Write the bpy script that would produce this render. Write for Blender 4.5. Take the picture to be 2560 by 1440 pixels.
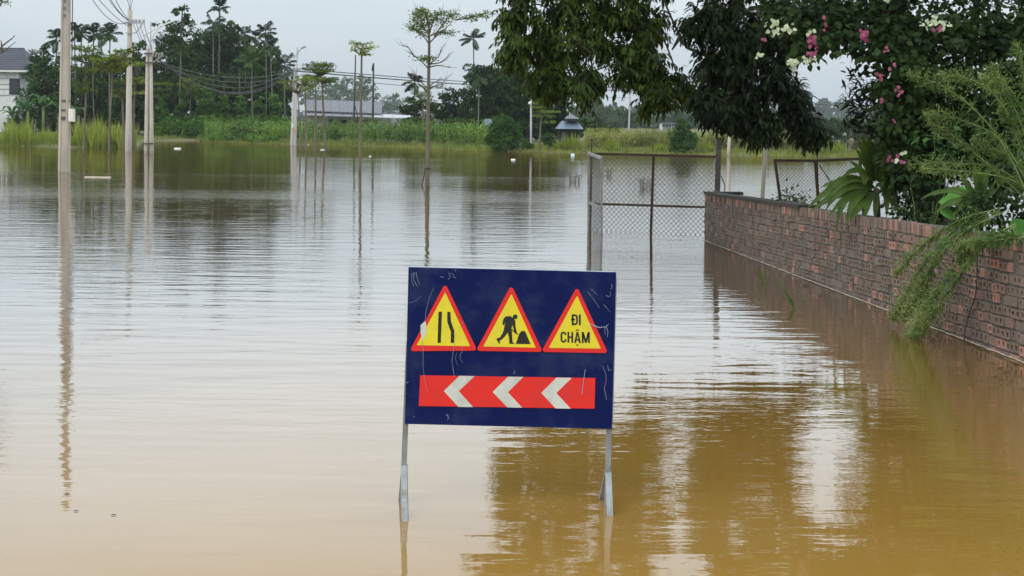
import bpy, bmesh, math, random
import numpy as np
from mathutils import Vector, Matrix

for _o in list(bpy.data.objects):
    bpy.data.objects.remove(_o)
scene = bpy.context.scene
rad = math.radians

# ------------------------------------------------------------------ camera
CAM_H = 2.2
F = 3700.0                      # focal length in pixels of a 2560 px wide picture
PITCH = rad(1.6)                # looking slightly down
ROLL = rad(0.55)
HORIZON = 305.0                 # picture row of the horizon in the middle
OPT = HORIZON + F * math.tan(PITCH)
cam_d = bpy.data.cameras.new('camera')
cam = bpy.data.objects.new('camera', cam_d)
scene.collection.objects.link(cam)
scene.camera = cam
fwd = Vector((0, math.cos(PITCH), -math.sin(PITCH)))
right0 = Vector((1, 0, 0))
up0 = right0.cross(fwd)
right = right0 * math.cos(ROLL) + up0 * math.sin(ROLL)
up = up0 * math.cos(ROLL) - right0 * math.sin(ROLL)
CAM = Vector((0, 0, CAM_H))
cam.matrix_world = Matrix(((right.x, up.x, -fwd.x, CAM.x), (right.y, up.y, -fwd.y, CAM.y), (right.z, up.z, -fwd.z, CAM.z), (0, 0, 0, 1)))
cam_d.sensor_width = 36.0
cam_d.lens = F / 2560.0 * 36.0
cam_d.shift_y = -(720.0 - OPT) / 2560.0
cam_d.clip_start = 0.1
cam_d.clip_end = 5000.0

# ------------------------------------------------------------------ sky, sun, exposure
world = bpy.data.worlds.new('World')
scene.world = world
world.use_nodes = True
nt = world.node_tree
nt.nodes.clear()
def N(t, kind, **kw):
    n = t.nodes.new(kind)
    for k, v in kw.items():
        if k.startswith('i_'):
            n.inputs[k[2:].replace('_', ' ')].default_value = v
        else:
            setattr(n, k, v)
    return n
SUN_EL, SUN_AZ = rad(48), rad(-140)     # high sun behind thin cloud, behind the camera on the left
w_out = N(nt, 'ShaderNodeOutputWorld')
w_bg = N(nt, 'ShaderNodeBackground', i_Strength=0.1)
w_sky = N(nt, 'ShaderNodeTexSky', sky_type='NISHITA', sun_disc=False, sun_elevation=SUN_EL, sun_rotation=SUN_AZ, altitude=100.0, air_density=1.0, dust_density=2.5, ozone_density=1.0)
w_hsv = N(nt, 'ShaderNodeHueSaturation', i_Saturation=0.55, i_Value=1.0)
w_tc = N(nt, 'ShaderNodeTexCoord')
w_map = N(nt, 'ShaderNodeMapping')
w_map.inputs['Scale'].default_value = (1.0, 1.0, 3.2)
w_noise = N(nt, 'ShaderNodeTexNoise', i_Scale=1.6, i_Detail=5.0, i_Roughness=0.55)
w_ramp = N(nt, 'ShaderNodeValToRGB')
w_ramp.color_ramp.elements[0].position = 0.3
w_ramp.color_ramp.elements[0].color = (5.75, 6.95, 7.9, 1)
w_ramp.color_ramp.elements[1].position = 0.72
w_ramp.color_ramp.elements[1].color = (8.0, 8.6, 9.0, 1)
w_mix = N(nt, 'ShaderNodeMix', data_type='RGBA')
w_mix.inputs[0].default_value = 0.86       # overcast: the cloud sheet covers most of the blue
nt.links.new(w_tc.outputs['Generated'], w_map.inputs['Vector'])
nt.links.new(w_map.outputs['Vector'], w_noise.inputs['Vector'])
nt.links.new(w_noise.outputs['Fac'], w_ramp.inputs['Fac'])
nt.links.new(w_sky.outputs['Color'], w_hsv.inputs['Color'])
nt.links.new(w_hsv.outputs['Color'], w_mix.inputs[6])
nt.links.new(w_ramp.outputs['Color'], w_mix.inputs[7])
# an overcast sky is brighter overhead than at the horizon
w_sep = N(nt, 'ShaderNodeSeparateXYZ')
nt.links.new(w_tc.outputs['Generated'], w_sep.inputs[0])
w_cl = N(nt, 'ShaderNodeMath', operation='MAXIMUM'); w_cl.inputs[1].default_value = 0.0
nt.links.new(w_sep.outputs['Z'], w_cl.inputs[0])
w_ov = N(nt, 'ShaderNodeMath', operation='MULTIPLY_ADD'); w_ov.inputs[1].default_value = 2.7; w_ov.inputs[2].default_value = 0.84
nt.links.new(w_cl.outputs[0], w_ov.inputs[0])
w_cap = N(nt, 'ShaderNodeMath', operation='MINIMUM'); w_cap.inputs[1].default_value = 2.4
nt.links.new(w_ov.outputs[0], w_cap.inputs[0])
w_mul = N(nt, 'ShaderNodeVectorMath', operation='SCALE')
nt.links.new(w_mix.outputs[2], w_mul.inputs[0]); nt.links.new(w_cap.outputs[0], w_mul.inputs['Scale'])
nt.links.new(w_mul.outputs[0], w_bg.inputs['Color'])
nt.links.new(w_bg.outputs['Background'], w_out.inputs['Surface'])

sun_d = bpy.data.lights.new('sun', 'SUN')
sun_d.energy = 1.1
sun_d.angle = rad(35)
sun_d.color = (1.0, 0.96, 0.9)
sun = bpy.data.objects.new('sun', sun_d)
scene.collection.objects.link(sun)
sd = Vector((math.sin(SUN_AZ) * math.cos(SUN_EL), math.cos(SUN_AZ) * math.cos(SUN_EL), math.sin(SUN_EL)))
sun.rotation_euler = sd.to_track_quat('Z', 'Y').to_euler()
scene.view_settings.view_transform = 'Standard'
scene.view_settings.look = 'None'
scene.view_settings.exposure = 0.02
scene.view_settings.gamma = 1.0
scene.view_settings.use_curve_mapping = False
scene.render.engine = 'CYCLES'
scene.cycles.use_denoising = True
scene.cycles.max_bounces = 8
scene.cycles.transparent_max_bounces = 4
scene.cycles.volume_bounces = 0
scene.cycles.sample_clamp_indirect = 6.0

# ------------------------------------------------------------------ helpers
rng = np.random.default_rng(7)
R = random.Random(11)
col = scene.collection

def ray(px, py):
    return right * ((px - 1280.0) / F) + up * ((OPT - py) / F) + fwd
def P(px, py, Y):
    d = ray(px, py)
    return CAM + d * (Y / d.y)
def W(px, py, z=0.0):
    d = ray(px, py)
    return CAM + d * ((z - CAM_H) / d.z)
def PXM(Y):
    return Y / F                # metres for one picture pixel at that distance

ORG = {}
def tag(o, label=None, cat=None, group=None, kind=None):
    if label: o['label'] = label
    if cat: o['category'] = cat
    if group: o['group'] = group
    if kind: o['kind'] = kind
    return o
def empty(name, loc, label=None, cat=None, group=None):
    o = bpy.data.objects.new(name, None)
    col.objects.link(o)
    o.location = loc
    o.empty_display_size = 0.2
    ORG[o.name] = Vector(loc)
    return tag(o, label, cat, group)
def org(parent):
    return ORG.get(parent.name, Vector((0, 0, 0))) if parent else Vector((0, 0, 0))
def link(name, me, mat, parent=None, smooth=False):
    o = bpy.data.objects.new(name, me)
    col.objects.link(o)
    if mat is not None and not me.materials:
        me.materials.append(mat)
    if parent:
        o.parent = parent
        ORG[o.name] = org(parent)
    if smooth:
        me.polygons.foreach_set('use_smooth', [True] * len(me.polygons))
    return o
def np_mesh(name, V, T, smooth=False):
    V = np.asarray(V, dtype=np.float32)
    T = np.asarray(T, dtype=np.int32)
    me = bpy.data.meshes.new(name)
    me.vertices.add(len(V))
    me.vertices.foreach_set('co', V.ravel())
    k = T.shape[1]
    me.loops.add(T.size)
    me.loops.foreach_set('vertex_index', T.ravel())
    me.polygons.add(len(T))
    me.polygons.foreach_set('loop_start', np.arange(0, T.size, k, dtype=np.int32))
    me.polygons.foreach_set('loop_total', np.full(len(T), k, dtype=np.int32))
    if smooth:
        me.polygons.foreach_set('use_smooth', np.ones(len(T), dtype=bool))
    me.update(calc_edges=True)
    return me

class MB:
    def __init__(s):
        s.v, s.f = [], []
    def add(s, vs, fs):
        b = len(s.v)
        s.v += [Vector(v) for v in vs]
        s.f += [tuple(i + b for i in f) for f in fs]
        return s
    def box(s, c, size, M=None):
        hx, hy, hz = size[0] / 2, size[1] / 2, size[2] / 2
        vs = [Vector((x, y, z)) for x in (-hx, hx) for y in (-hy, hy) for z in (-hz, hz)]
        if M is not None: vs = [M @ v for v in vs]
        vs = [v + Vector(c) for v in vs]
        return s.add(vs, [(0, 1, 3, 2), (4, 6, 7, 5), (0, 4, 5, 1), (2, 3, 7, 6), (0, 2, 6, 4), (1, 5, 7, 3)])
    def beam(s, a, b, w, h, upv=(0, 0, 1)):
        a, b = Vector(a), Vector(b)
        d = (b - a).normalized()
        u = Vector(upv)
        if abs(d.dot(u)) > 0.98: u = Vector((0, 1, 0))
        x = d.cross(u).normalized(); z = x.cross(d).normalized()
        vs = []
        for p in (a, b):
            for i, j in ((-1, -1), (1, -1), (1, 1), (-1, 1)):
                vs.append(p + x * (i * w / 2) + z * (j * h / 2))
        return s.add(vs, [(0, 3, 2, 1), (4, 5, 6, 7), (0, 1, 5, 4), (1, 2, 6, 5), (2, 3, 7, 6), (3, 0, 4, 7)])
    def tube(s, pts, rs, n=6, cap=True):
        pts = [Vector(p) for p in pts]
        if not hasattr(rs, '__len__'): rs = [rs] * len(pts)
        vs, fs = [], []
        ref = None
        for i, p in enumerate(pts):
            d = (pts[min(i + 1, len(pts) - 1)] - pts[max(i - 1, 0)])
            if d.length < 1e-9: d = Vector((0, 0, 1))
            d.normalize()
            if ref is None:
                ref = Vector((1, 0, 0)) if abs(d.x) < 0.8 else Vector((0, 1, 0))
            x = (ref - d * ref.dot(d))
            if x.length < 1e-6: x = d.orthogonal()
            x.normalize(); y = d.cross(x); ref = x
            for k in range(n):
                a = 2 * math.pi * k / n
                vs.append(p + x * (rs[i] * math.cos(a)) + y * (rs[i] * math.sin(a)))
        for i in range(len(pts) - 1):
            for k in range(n):
                k2 = (k + 1) % n
                fs.append((i * n + k, i * n + k2, (i + 1) * n + k2, (i + 1) * n + k))
        if cap:
            fs.append(tuple(reversed(range(n))))
            fs.append(tuple(range((len(pts) - 1) * n, len(pts) * n)))
        return s.add(vs, fs)
    def prism(s, poly, c0, c1, s0=1.0, s1=1.0):
        n = len(poly)
        vs = [Vector(c0) + Vector((x * s0, y * s0, 0)) for x, y in poly] + [Vector(c1) + Vector((x * s1, y * s1, 0)) for x, y in poly]
        fs = [(i, (i + 1) % n, n + (i + 1) % n, n + i) for i in range(n)] + [tuple(reversed(range(n))), tuple(range(n, 2 * n))]
        return s.add(vs, fs)
    def sphere(s, c, r, n=8, m=6, sq=(1, 1, 1)):
        vs, fs = [], []
        for j in range(m + 1):
            t = math.pi * j / m
            for k in range(n):
                a = 2 * math.pi * k / n
                vs.append(Vector(c) + Vector((r * sq[0] * math.sin(t) * math.cos(a), r * sq[1] * math.sin(t) * math.sin(a), r * sq[2] * math.cos(t))))
        for j in range(m):
            for k in range(n):
                fs.append((j * n + k, (j + 1) * n + k, (j + 1) * n + (k + 1) % n, j * n + (k + 1) % n))
        return s.add(vs, fs)
    def build(s, name, mat, parent=None, smooth=False):
        o = org(parent)
        me = bpy.data.meshes.new(name)
        me.from_pydata([v - o for v in s.v], [], s.f)
        me.update()
        return link(name, me, mat, parent, smooth)

def nrm(a):
    return a / np.maximum(np.linalg.norm(a, axis=1, keepdims=True), 1e-9)
TRI2 = (np.array([(0, 0, 0), (.5, -.5, .07), (1, 0, -.12), (.5, .5, .07)], float), np.array([(0, 1, 2), (0, 2, 3)]))
LANCE = (np.array([(0, 0, 0), (.3, -.5, .02), (.7, -.36, -.05), (1, 0, -.2), (.7, .36, -.05), (.3, .5, .02)], float), np.array([(0, 1, 5), (1, 2, 4), (1, 4, 5), (2, 3, 4)]))
OVATE = (np.array([(0, 0, 0), (.18, -.42, .03), (.5, -.5, .05), (.8, -.25, -.02), (1, 0, -.12), (.8, .25, -.02), (.5, .5, .05), (.18, .42, .03), (.45, 0, -.04)], float),
         np.array([(0, 1, 8), (1, 2, 8), (2, 3, 8), (3, 4, 8), (4, 5, 8), (5, 6, 8), (6, 7, 8), (7, 0, 8)]))
def leaves(Pt, T, Nn, L, Wd, tmpl=TRI2):
    """one leaf per row: base point, direction, face normal, length, width"""
    tv, tf = tmpl
    Pt = np.asarray(Pt, float); T = nrm(np.asarray(T, float)); Nn = np.asarray(Nn, float)
    B = nrm(np.cross(Nn, T)); Nn = np.cross(T, B)
    n, k = len(Pt), len(tv)
    L = np.broadcast_to(np.asarray(L, float), (n,)); Wd = np.broadcast_to(np.asarray(Wd, float), (n,))
    V = (Pt[:, None, :] + T[:, None, :] * (tv[None, :, 0, None] * L[:, None, None]) + B[:, None, :] * (tv[None, :, 1, None] * Wd[:, None, None]) + Nn[:, None, :] * (tv[None, :, 2, None] * L[:, None, None]))
    Tt = tf[None] + (np.arange(n) * k)[:, None, None]
    return V.reshape(-1, 3), Tt.reshape(-1, 3)
def join_np(parts):
    Vs, Ts, b = [], [], 0
    for v, t in parts:
        Vs.append(v); Ts.append(t + b); b += len(v)
    return np.concatenate(Vs), np.concatenate(Ts)
def build_np(name, parts, mat, parent=None, smooth=False):
    V, T = join_np(parts) if isinstance(parts, list) else parts
    V = V - np.array(org(parent))
    return link(name, np_mesh(name, V, T, smooth), mat, parent)
def rdir(n):
    return nrm(rng.normal(size=(n, 3)))
def ribbon(pts, widths, nvec, fold=0.0, twist=0.0):
    """a leaf blade along a polyline: two strips with a folded midrib"""
    pts = np.asarray(pts, float); n = len(pts)
    d = np.gradient(pts, axis=0); d = nrm(d)
    nv = np.broadcast_to(np.asarray(nvec, float), (n, 3))
    b = nrm(np.cross(nv, d)); nn = np.cross(d, b)
    w = np.asarray(widths, float)[:, None]
    V = np.concatenate([pts - b * w / 2 + nn * w * fold, pts, pts + b * w / 2 + nn * w * fold])
    T = []
    for i in range(n - 1):
        for o in (0, n):
            T += [(o + i, o + i + 1, o + n + i + 1), (o + i, o + n + i + 1, o + n + i)]
    return V, np.array(T)
def bez(a, b, c, n):
    t = np.linspace(0, 1, n)[:, None]
    a, b, c = (np.array(q, float) for q in (a, b, c))
    return (1 - t) ** 2 * a + 2 * t * (1 - t) * b + t ** 2 * c
def spline(pts, n):
    """Catmull-Rom through the points"""
    p = [np.array(q, float) for q in pts]
    p = [2 * p[0] - p[1]] + p + [2 * p[-1] - p[-2]]
    out = []
    m = len(p) - 3
    for u in np.linspace(0, m, n):
        i = min(int(u), m - 1); t = u - i
        a, b, c, d = p[i:i + 4]
        out.append(0.5 * ((2 * b) + (c - a) * t + (2 * a - 5 * b + 4 * c - d) * t * t + (3 * b - a - 3 * c + d) * t ** 3))
    return np.array(out)

# ------------------------------------------------------------------ materials
def mat_new(name):
    m = bpy.data.materials.new(name)
    m.use_nodes = True
    t = m.node_tree
    t.nodes.clear()
    out = N(t, 'ShaderNodeOutputMaterial')
    return m, t, out
def surf(name, c1, c2=None, rough=0.8, scale=3.0, metal=0.0, bump=0.0, bscale=40.0, spec=0.4, stain=None, sscale=0.7, island=0.0, objrand=0.0, stretch=(1, 1, 1)):
    """noise-varied colour with fine relief; stain adds a second, patchy colour"""
    m, t, out = mat_new(name)
    b = N(t, 'ShaderNodeBsdfPrincipled', i_Roughness=rough, i_Metallic=metal)
    b.inputs['Specular IOR Level'].default_value = spec
    t.links.new(b.outputs[0], out.inputs['Surface'])
    tc = N(t, 'ShaderNodeTexCoord')
    mp = N(t, 'ShaderNodeMapping')
    mp.inputs['Scale'].default_value = stretch
    t.links.new(tc.outputs['Object'], mp.inputs['Vector'])
    c2 = c2 or tuple(x * 0.75 for x in c1)
    n1 = N(t, 'ShaderNodeTexNoise', i_Scale=scale, i_Detail=6.0, i_Roughness=0.65)
    t.links.new(mp.outputs[0], n1.inputs['Vector'])
    rp = N(t, 'ShaderNodeMapRange')
    rp.inputs['From Min'].default_value = 0.3; rp.inputs['From Max'].default_value = 0.7
    t.links.new(n1.outputs['Fac'], rp.inputs['Value'])
    fac = rp.outputs[0]
    if island or objrand:
        src = []
        if island:
            g = N(t, 'ShaderNodeNewGeometry'); src.append((g.outputs['Random Per Island'], island))
        if objrand:
            oi = N(t, 'ShaderNodeObjectInfo'); src.append((oi.outputs['Random'], objrand))
        for s_, k in src:
            mm = N(t, 'ShaderNodeMath', operation='MULTIPLY_ADD')
            t.links.new(s_, mm.inputs[0]); mm.inputs[1].default_value = k
            sc = N(t, 'ShaderNodeMath', operation='MULTIPLY'); sc.inputs[1].default_value = 1.0 - k
            t.links.new(fac, sc.inputs[0]); t.links.new(sc.outputs[0], mm.inputs[2])
            fac = mm.outputs[0]
    mx = N(t, 'ShaderNodeMix', data_type='RGBA')
    mx.inputs[6].default_value = (*c1, 1); mx.inputs[7].default_value = (*c2, 1)
    t.links.new(fac, mx.inputs[0])
    colr = mx.outputs[2]
    if stain:
        n3 = N(t, 'ShaderNodeTexNoise', i_Scale=sscale, i_Detail=8.0, i_Roughness=0.7)
        t.links.new(mp.outputs[0], n3.inputs['Vector'])
        r3 = N(t, 'ShaderNodeMapRange')
        r3.inputs['From Min'].default_value = 0.48; r3.inputs['From Max'].default_value = 0.68
        t.links.new(n3.outputs['Fac'], r3.inputs['Value'])
        m3 = N(t, 'ShaderNodeMix', data_type='RGBA')
        m3.inputs[7].default_value = (*stain, 1)
        t.links.new(r3.outputs[0], m3.inputs[0]); t.links.new(colr, m3.inputs[6])
        colr = m3.outputs[2]
    t.links.new(colr, b.inputs['Base Color'])
    if bump:
        n2 = N(t, 'ShaderNodeTexNoise', i_Scale=bscale, i_Detail=5.0)
        t.links.new(mp.outputs[0], n2.inputs['Vector'])
        bp = N(t, 'ShaderNodeBump', i_Strength=bump, i_Distance=0.02)
        t.links.new(n2.outputs['Fac'], bp.inputs['Height']); t.links.new(bp.outputs[0], b.inputs['Normal'])
    return m
def foliage(name, c1, c2, trans=0.3, rough=0.6, spec=0.09, scale=0.6, c3=None):
    """leaf colour: differs from leaf to leaf and from clump to clump; some light comes through"""
    m, t, out = mat_new(name)
    c1, c2 = (c1[0] * .70, c1[1] * .84, c1[2] * .7), (c2[0] * .82, c2[1] * .95, c2[2] * .82)
    b = N(t, 'ShaderNodeBsdfPrincipled', i_Roughness=rough)
    b.inputs['Specular IOR Level'].default_value = spec
    g = N(t, 'ShaderNodeNewGeometry')
    tc = N(t, 'ShaderNodeTexCoord')
    n1 = N(t, 'ShaderNodeTexNoise', i_Scale=scale, i_Detail=3.0)
    t.links.new(tc.outputs['Object'], n1.inputs['Vector'])
    a = N(t, 'ShaderNodeMath', operation='MULTIPLY_ADD'); a.inputs[1].default_value = 0.55
    s2 = N(t, 'ShaderNodeMath', operation='MULTIPLY_ADD'); s2.inputs[1].default_value = 1.6; s2.inputs[2].default_value = -0.55
    t.links.new(n1.outputs['Fac'], s2.inputs[0])
    t.links.new(g.outputs['Random Per Island'], a.inputs[0]); t.links.new(s2.outputs[0], a.inputs[2])
    a.use_clamp = True
    rp = N(t, 'ShaderNodeValToRGB')
    rp.color_ramp.elements[0].color = (*c1, 1); rp.color_ramp.elements[0].position = 0.1
    rp.color_ramp.elements[1].color = (*c2, 1); rp.color_ramp.elements[1].position = 0.85
    if c3:
        e = rp.color_ramp.elements.new(0.97); e.color = (*c3, 1)
    t.links.new(a.outputs[0], rp.inputs['Fac'])
    t.links.new(rp.outputs['Color'], b.inputs['Base Color'])
    tr = N(t, 'ShaderNodeBsdfTranslucent')
    hs = N(t, 'ShaderNodeHueSaturation', i_Saturation=1.1, i_Value=1.3)
    t.links.new(rp.outputs['Color'], hs.inputs['Color']); t.links.new(hs.outputs['Color'], tr.inputs['Color'])
    ms = N(t, 'ShaderNodeMixShader'); ms.inputs[0].default_value = trans
    t.links.new(b.outputs[0], ms.inputs[1]); t.links.new(tr.outputs[0], ms.inputs[2])
    t.links.new(ms.outputs[0], out.inputs['Surface'])
    return m

M = {}
M['concrete'] = surf('weathered concrete', (.42, .37, .31), (.33, .30, .26), .85, 1.2, bump=.25, stain=(.27, .24, .20), sscale=.6, stretch=(3, 3, .6))
M['concrete_grey'] = surf('grey concrete', (.40, .38, .36), (.31, .30, .29), .85, 1.5, bump=.2, stretch=(3, 3, .6))
M['leg_steel'] = surf('dull galvanised leg', (.30, .31, .31), (.20, .21, .21), .5, 10, metal=.35, bump=.1, stain=(.16, .13, .10), sscale=7)
M['galv'] = surf('galvanised steel', (.50, .52, .53), (.36, .38, .39), .42, 14, metal=.75, bump=.05, stain=(.26, .24, .22), sscale=5)
M['steel_dark'] = surf('dark painted steel', (.05, .05, .05), (.09, .08, .075), .55, 8, stain=(.13, .08, .05), sscale=4)
M['rust'] = surf('rusty steel', (.040, .021, .015), (.022, .015, .012), .8, 12, bump=.3, stain=(.085, .034, .02), sscale=3)
M['black'] = surf('black rubber cable', (.02, .02, .02), (.03, .03, .03), .6)
M['wire'] = surf('dull fence wire', (.085, .08, .07), (.13, .12, .105), .6, 20, metal=.3)
M['cable'] = surf('grey overhead cable', (.05, .055, .06), (.07, .07, .075), .6)
M['white_plastic'] = surf('off-white plastic', (.68, .66, .60), (.58, .56, .50), .5, 6)
M['foam'] = surf('white foam', (.78, .78, .74), (.66, .65, .6), .7, 9)
M['blue_bag'] = surf('pale blue plastic', (.45, .66, .75), (.6, .74, .8), .3, 9)
M['bark'] = surf('bark', (.115, .085, .06), (.06, .045, .033), .9, 6, bump=.5, bscale=25, stretch=(1, 1, .25))
M['bark_dark'] = surf('dark damp bark', (.040, .032, .024), (.022, .018, .014), .9, 6, bump=.5, bscale=25, stretch=(1, 1, .25))
M['bark_pale'] = surf('pale bark', (.15, .125, .092), (.085, .07, .052), .9, 5, bump=.4, stretch=(1, 1, .25), stain=(.08, .075, .05), sscale=2)
M['bark_grey'] = surf('grey palm bark', (.17, .165, .14), (.10, .10, .085), .85, 4, stretch=(1, 1, 2.5))
M['glass'] = surf('dark window glass', (.02, .025, .03), (.03, .035, .04), .12, 2, spec=.6)
M['white_wall'] = surf('white painted wall', (.66, .66, .64), (.58, .58, .56), .85, 1.2, stain=(.45, .45, .42), sscale=.5)
M['grey_wall'] = surf('grey rendered wall', (.36, .37, .36), (.28, .29, .28), .9, 1.0)
M['roof_tile'] = surf('dark grey roof tile', (.055, .057, .07), (.075, .076, .092), .7, 5)
M['roof_sheet'] = surf('grey metal roof sheet', (.17, .172, .195), (.14, .142, .16), .55, 1.0, stain=(.16, .155, .16), sscale=.5, stretch=(3, 1, 1))
M['roof_pale'] = surf('pale metal roof sheet', (.42, .42, .43), (.33, .33, .34), .45, 1.2)
M['roof_blue'] = surf('blue metal roof sheet', (.10, .135, .18), (.08, .11, .145), .45, 1.2)
M['roof_old'] = surf('old grey roof', (.14, .15, .16), (.10, .11, .12), .7, 2)
M['wood_dark'] = surf('dark timber', (.05, .04, .035), (.03, .025, .022), .8, 4, stretch=(1, 1, .3))
M['soil'] = surf('dark garden soil', (.055, .042, .03), (.03, .025, .018), .95, 3, bump=.6, bscale=12)
M['ground'] = surf('muddy grass ground', (.13, .12, .045), (.075, .085, .03), .95, .35, bump=.5, bscale=3, stain=(.16, .12, .07), sscale=.15)
M['pole_wood'] = surf('weathered timber pole', (.17, .155, .12), (.11, .10, .08), .85, 3, stretch=(3, 3, .4))
M['stem_green'] = surf('green stem', (.13, .17, .05), (.08, .12, .035), .6, 6)
M['stem_yellow'] = surf('yellow-green stem', (.22, .26, .08), (.14, .19, .05), .6, 6)
M['twig'] = surf('dry twig', (.075, .055, .04), (.05, .038, .028), .9, 6)
# foliage
M['leaf_forest'] = foliage('forest leaves', (.014, .032, .008), (.072, .118, .026), .2, scale=.35)
M['leaf_forest2'] = foliage('olive forest leaves', (.022, .042, .010), (.095, .138, .034), .2, scale=.35)
M['leaf_mango'] = foliage('mango leaves', (.010, .026, .007), (.050, .085, .020), .15, scale=.5)
M['leaf_bush'] = foliage('bush leaves', (.03, .07, .016), (.085, .15, .035), .25, scale=.8)
M['leaf_vine'] = foliage('vine leaves', (.045, .095, .018), (.17, .27, .06), .3, scale=.5)
M['leaf_palm'] = foliage('palm fronds', (.014, .028, .012), (.045, .070, .026), .2, scale=.5)
M['leaf_palm_light'] = foliage('lighter palm fronds', (.035, .070, .014), (.10, .14, .03), .25, scale=.5)
M['leaf_term'] = foliage('terminalia leaves', (.075, .105, .018), (.22, .25, .045), .3, scale=.6)
M['leaf_term_bright'] = foliage('bright terminalia leaves', (.13, .18, .025), (.29, .34, .06), .35, scale=.6)
M['leaf_term_dark'] = foliage('dark terminalia leaves', (.045, .075, .016), (.15, .19, .04), .25, scale=.6)
M['leaf_corn'] = foliage('maize leaves', (.03, .062, .012), (.22, .29, .07), .3, scale=.25)
M['leaf_corn_dry'] = foliage('yellowing maize leaves', (.13, .15, .04), (.42, .35, .13), .3, scale=.4, c3=(.5, .42, .24))
M['leaf_reed'] = foliage('reed blades', (.16, .19, .035), (.34, .34, .08), .3, scale=.3)
M['leaf_grass'] = foliage('shore grass', (.13, .15, .035), (.27, .26, .08), .3, scale=.2)
M['leaf_banana'] = foliage('banana leaves', (.035, .080, .030), (.10, .16, .06), .3, scale=.6)
M['leaf_longan'] = foliage('longan leaves', (.007, .014, .002), (.058, .082, .009), .25, rough=.45, scale=.9, c3=(.11, .14, .018))
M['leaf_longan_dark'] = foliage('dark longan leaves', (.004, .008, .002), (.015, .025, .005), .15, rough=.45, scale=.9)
M['leaf_boug'] = foliage('bougainvillea leaves', (.008, .017, .005), (.040, .064, .017), .22, rough=.45, scale=1.5)
M['leaf_shrub'] = foliage('glossy shrub leaves', (.030, .070, .020), (.09, .16, .05), .25, rough=.4, scale=1.5)
M['leaf_drac'] = foliage('dracaena leaves', (.026, .048, .010), (.095, .135, .026), .22, rough=.45, spec=.2, scale=3)
M['leaf_taro'] = foliage('bright broad leaves', (.07, .18, .03), (.16, .32, .07), .35, rough=.4, scale=3)
M['leaf_weed'] = foliage('weed leaves', (.055, .095, .025), (.15, .20, .055), .3, scale=2)
M['bud_weed'] = foliage('weed flower buds', (.11, .13, .04), (.30, .31, .13), .3, scale=2)
M['bract_white'] = foliage('white bracts', (.45, .42, .33), (.72, .68, .54), .3, scale=4)
M['bract_pink'] = foliage('magenta bracts', (.30, .035, .12), (.44, .13, .22), .3, scale=4)

# ------------------------------------------------------------------ ground, water
SHORE = [(-1600, 366), (-300, 366), (0, 366), (300, 370), (338, 368), (352, 353), (480, 351), (520, 355), (650, 360), (800, 362), (1000, 368), (1220, 377), (1400, 381), (1600, 384), (1800, 388), (2000, 391), (2300, 393), (4200, 420)]
def shore_y(a):
    """distance of the flood's edge along the direction of picture column a"""
    for (x0, y0), (x1, y1) in zip(SHORE, SHORE[1:]):
        if a <= x1 or x1 == SHORE[-1][0]:
            t = min(max((a - x0) / (x1 - x0), 0), 1)
            py = y0 + (y1 - y0) * t
            return 2.2 * F / (py - (HORIZON + (min(max(a, -600), 3200) - 1280) * math.tan(ROLL)))
def ground_z(x, y):
    if y > 30:
        a = 1280 + x / y * F
        d = y - shore_y(a)
        wob = 0.8 * math.sin(x * 0.9) + 0.6 * math.sin(x * 0.37 + 1.3)
        d += wob
        z = max(-0.5, min(d * 0.07, 0.30)) + max(0.0, min(d - 15, 60)) * 0.006
        if a > 1990:
            far = 203 - y
            k = min((a - 1990) / 60.0, 1.0)
            z2 = min(z, max(-0.5, (5.5 - d) * 0.06)) if far > 0 else z
            z = z * (1 - k) + z2 * k
        return z + 0.03 * math.sin(x * 2.1 + y) * math.sin(y * 1.7)
    z = -0.5
    if y < 16:
        z = max(z, (6.3 - y) * 0.045 + 0.0)
    return z
rows = [-60, -30, -10, -4, 0, 2, 4, 5, 6, 6.6, 7.2, 8, 9, 10.5, 12, 14, 17, 22, 28, 36, 46, 58, 70, 82, 90] + list(np.arange(95, 170, 1.0)) + [175, 182, 190, 200, 215, 235, 260, 280, 295, 300, 305, 320, 350, 400, 480, 600, 800, 1100, 1390]
NC = 260
gv, gf = [], []
for y in rows:
    wdt = 60 + max(y, 0) * 0.95
    for i in range(NC):
        t = -1 + 2 * i / (NC - 1)
        t = 0.55 * t + 0.45 * t ** 3
        x = t * wdt
        gv.append((x, y, ground_z(x, y)))
for j in range(len(rows) - 1):
    for i in range(NC - 1):
        a = j * NC + i
        gf.append((a, a + 1, a + NC + 1, a + NC))
tag(link('ground', np_mesh('ground', np.array(gv), np.array(gf), True), M['ground']), kind='structure')

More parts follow.
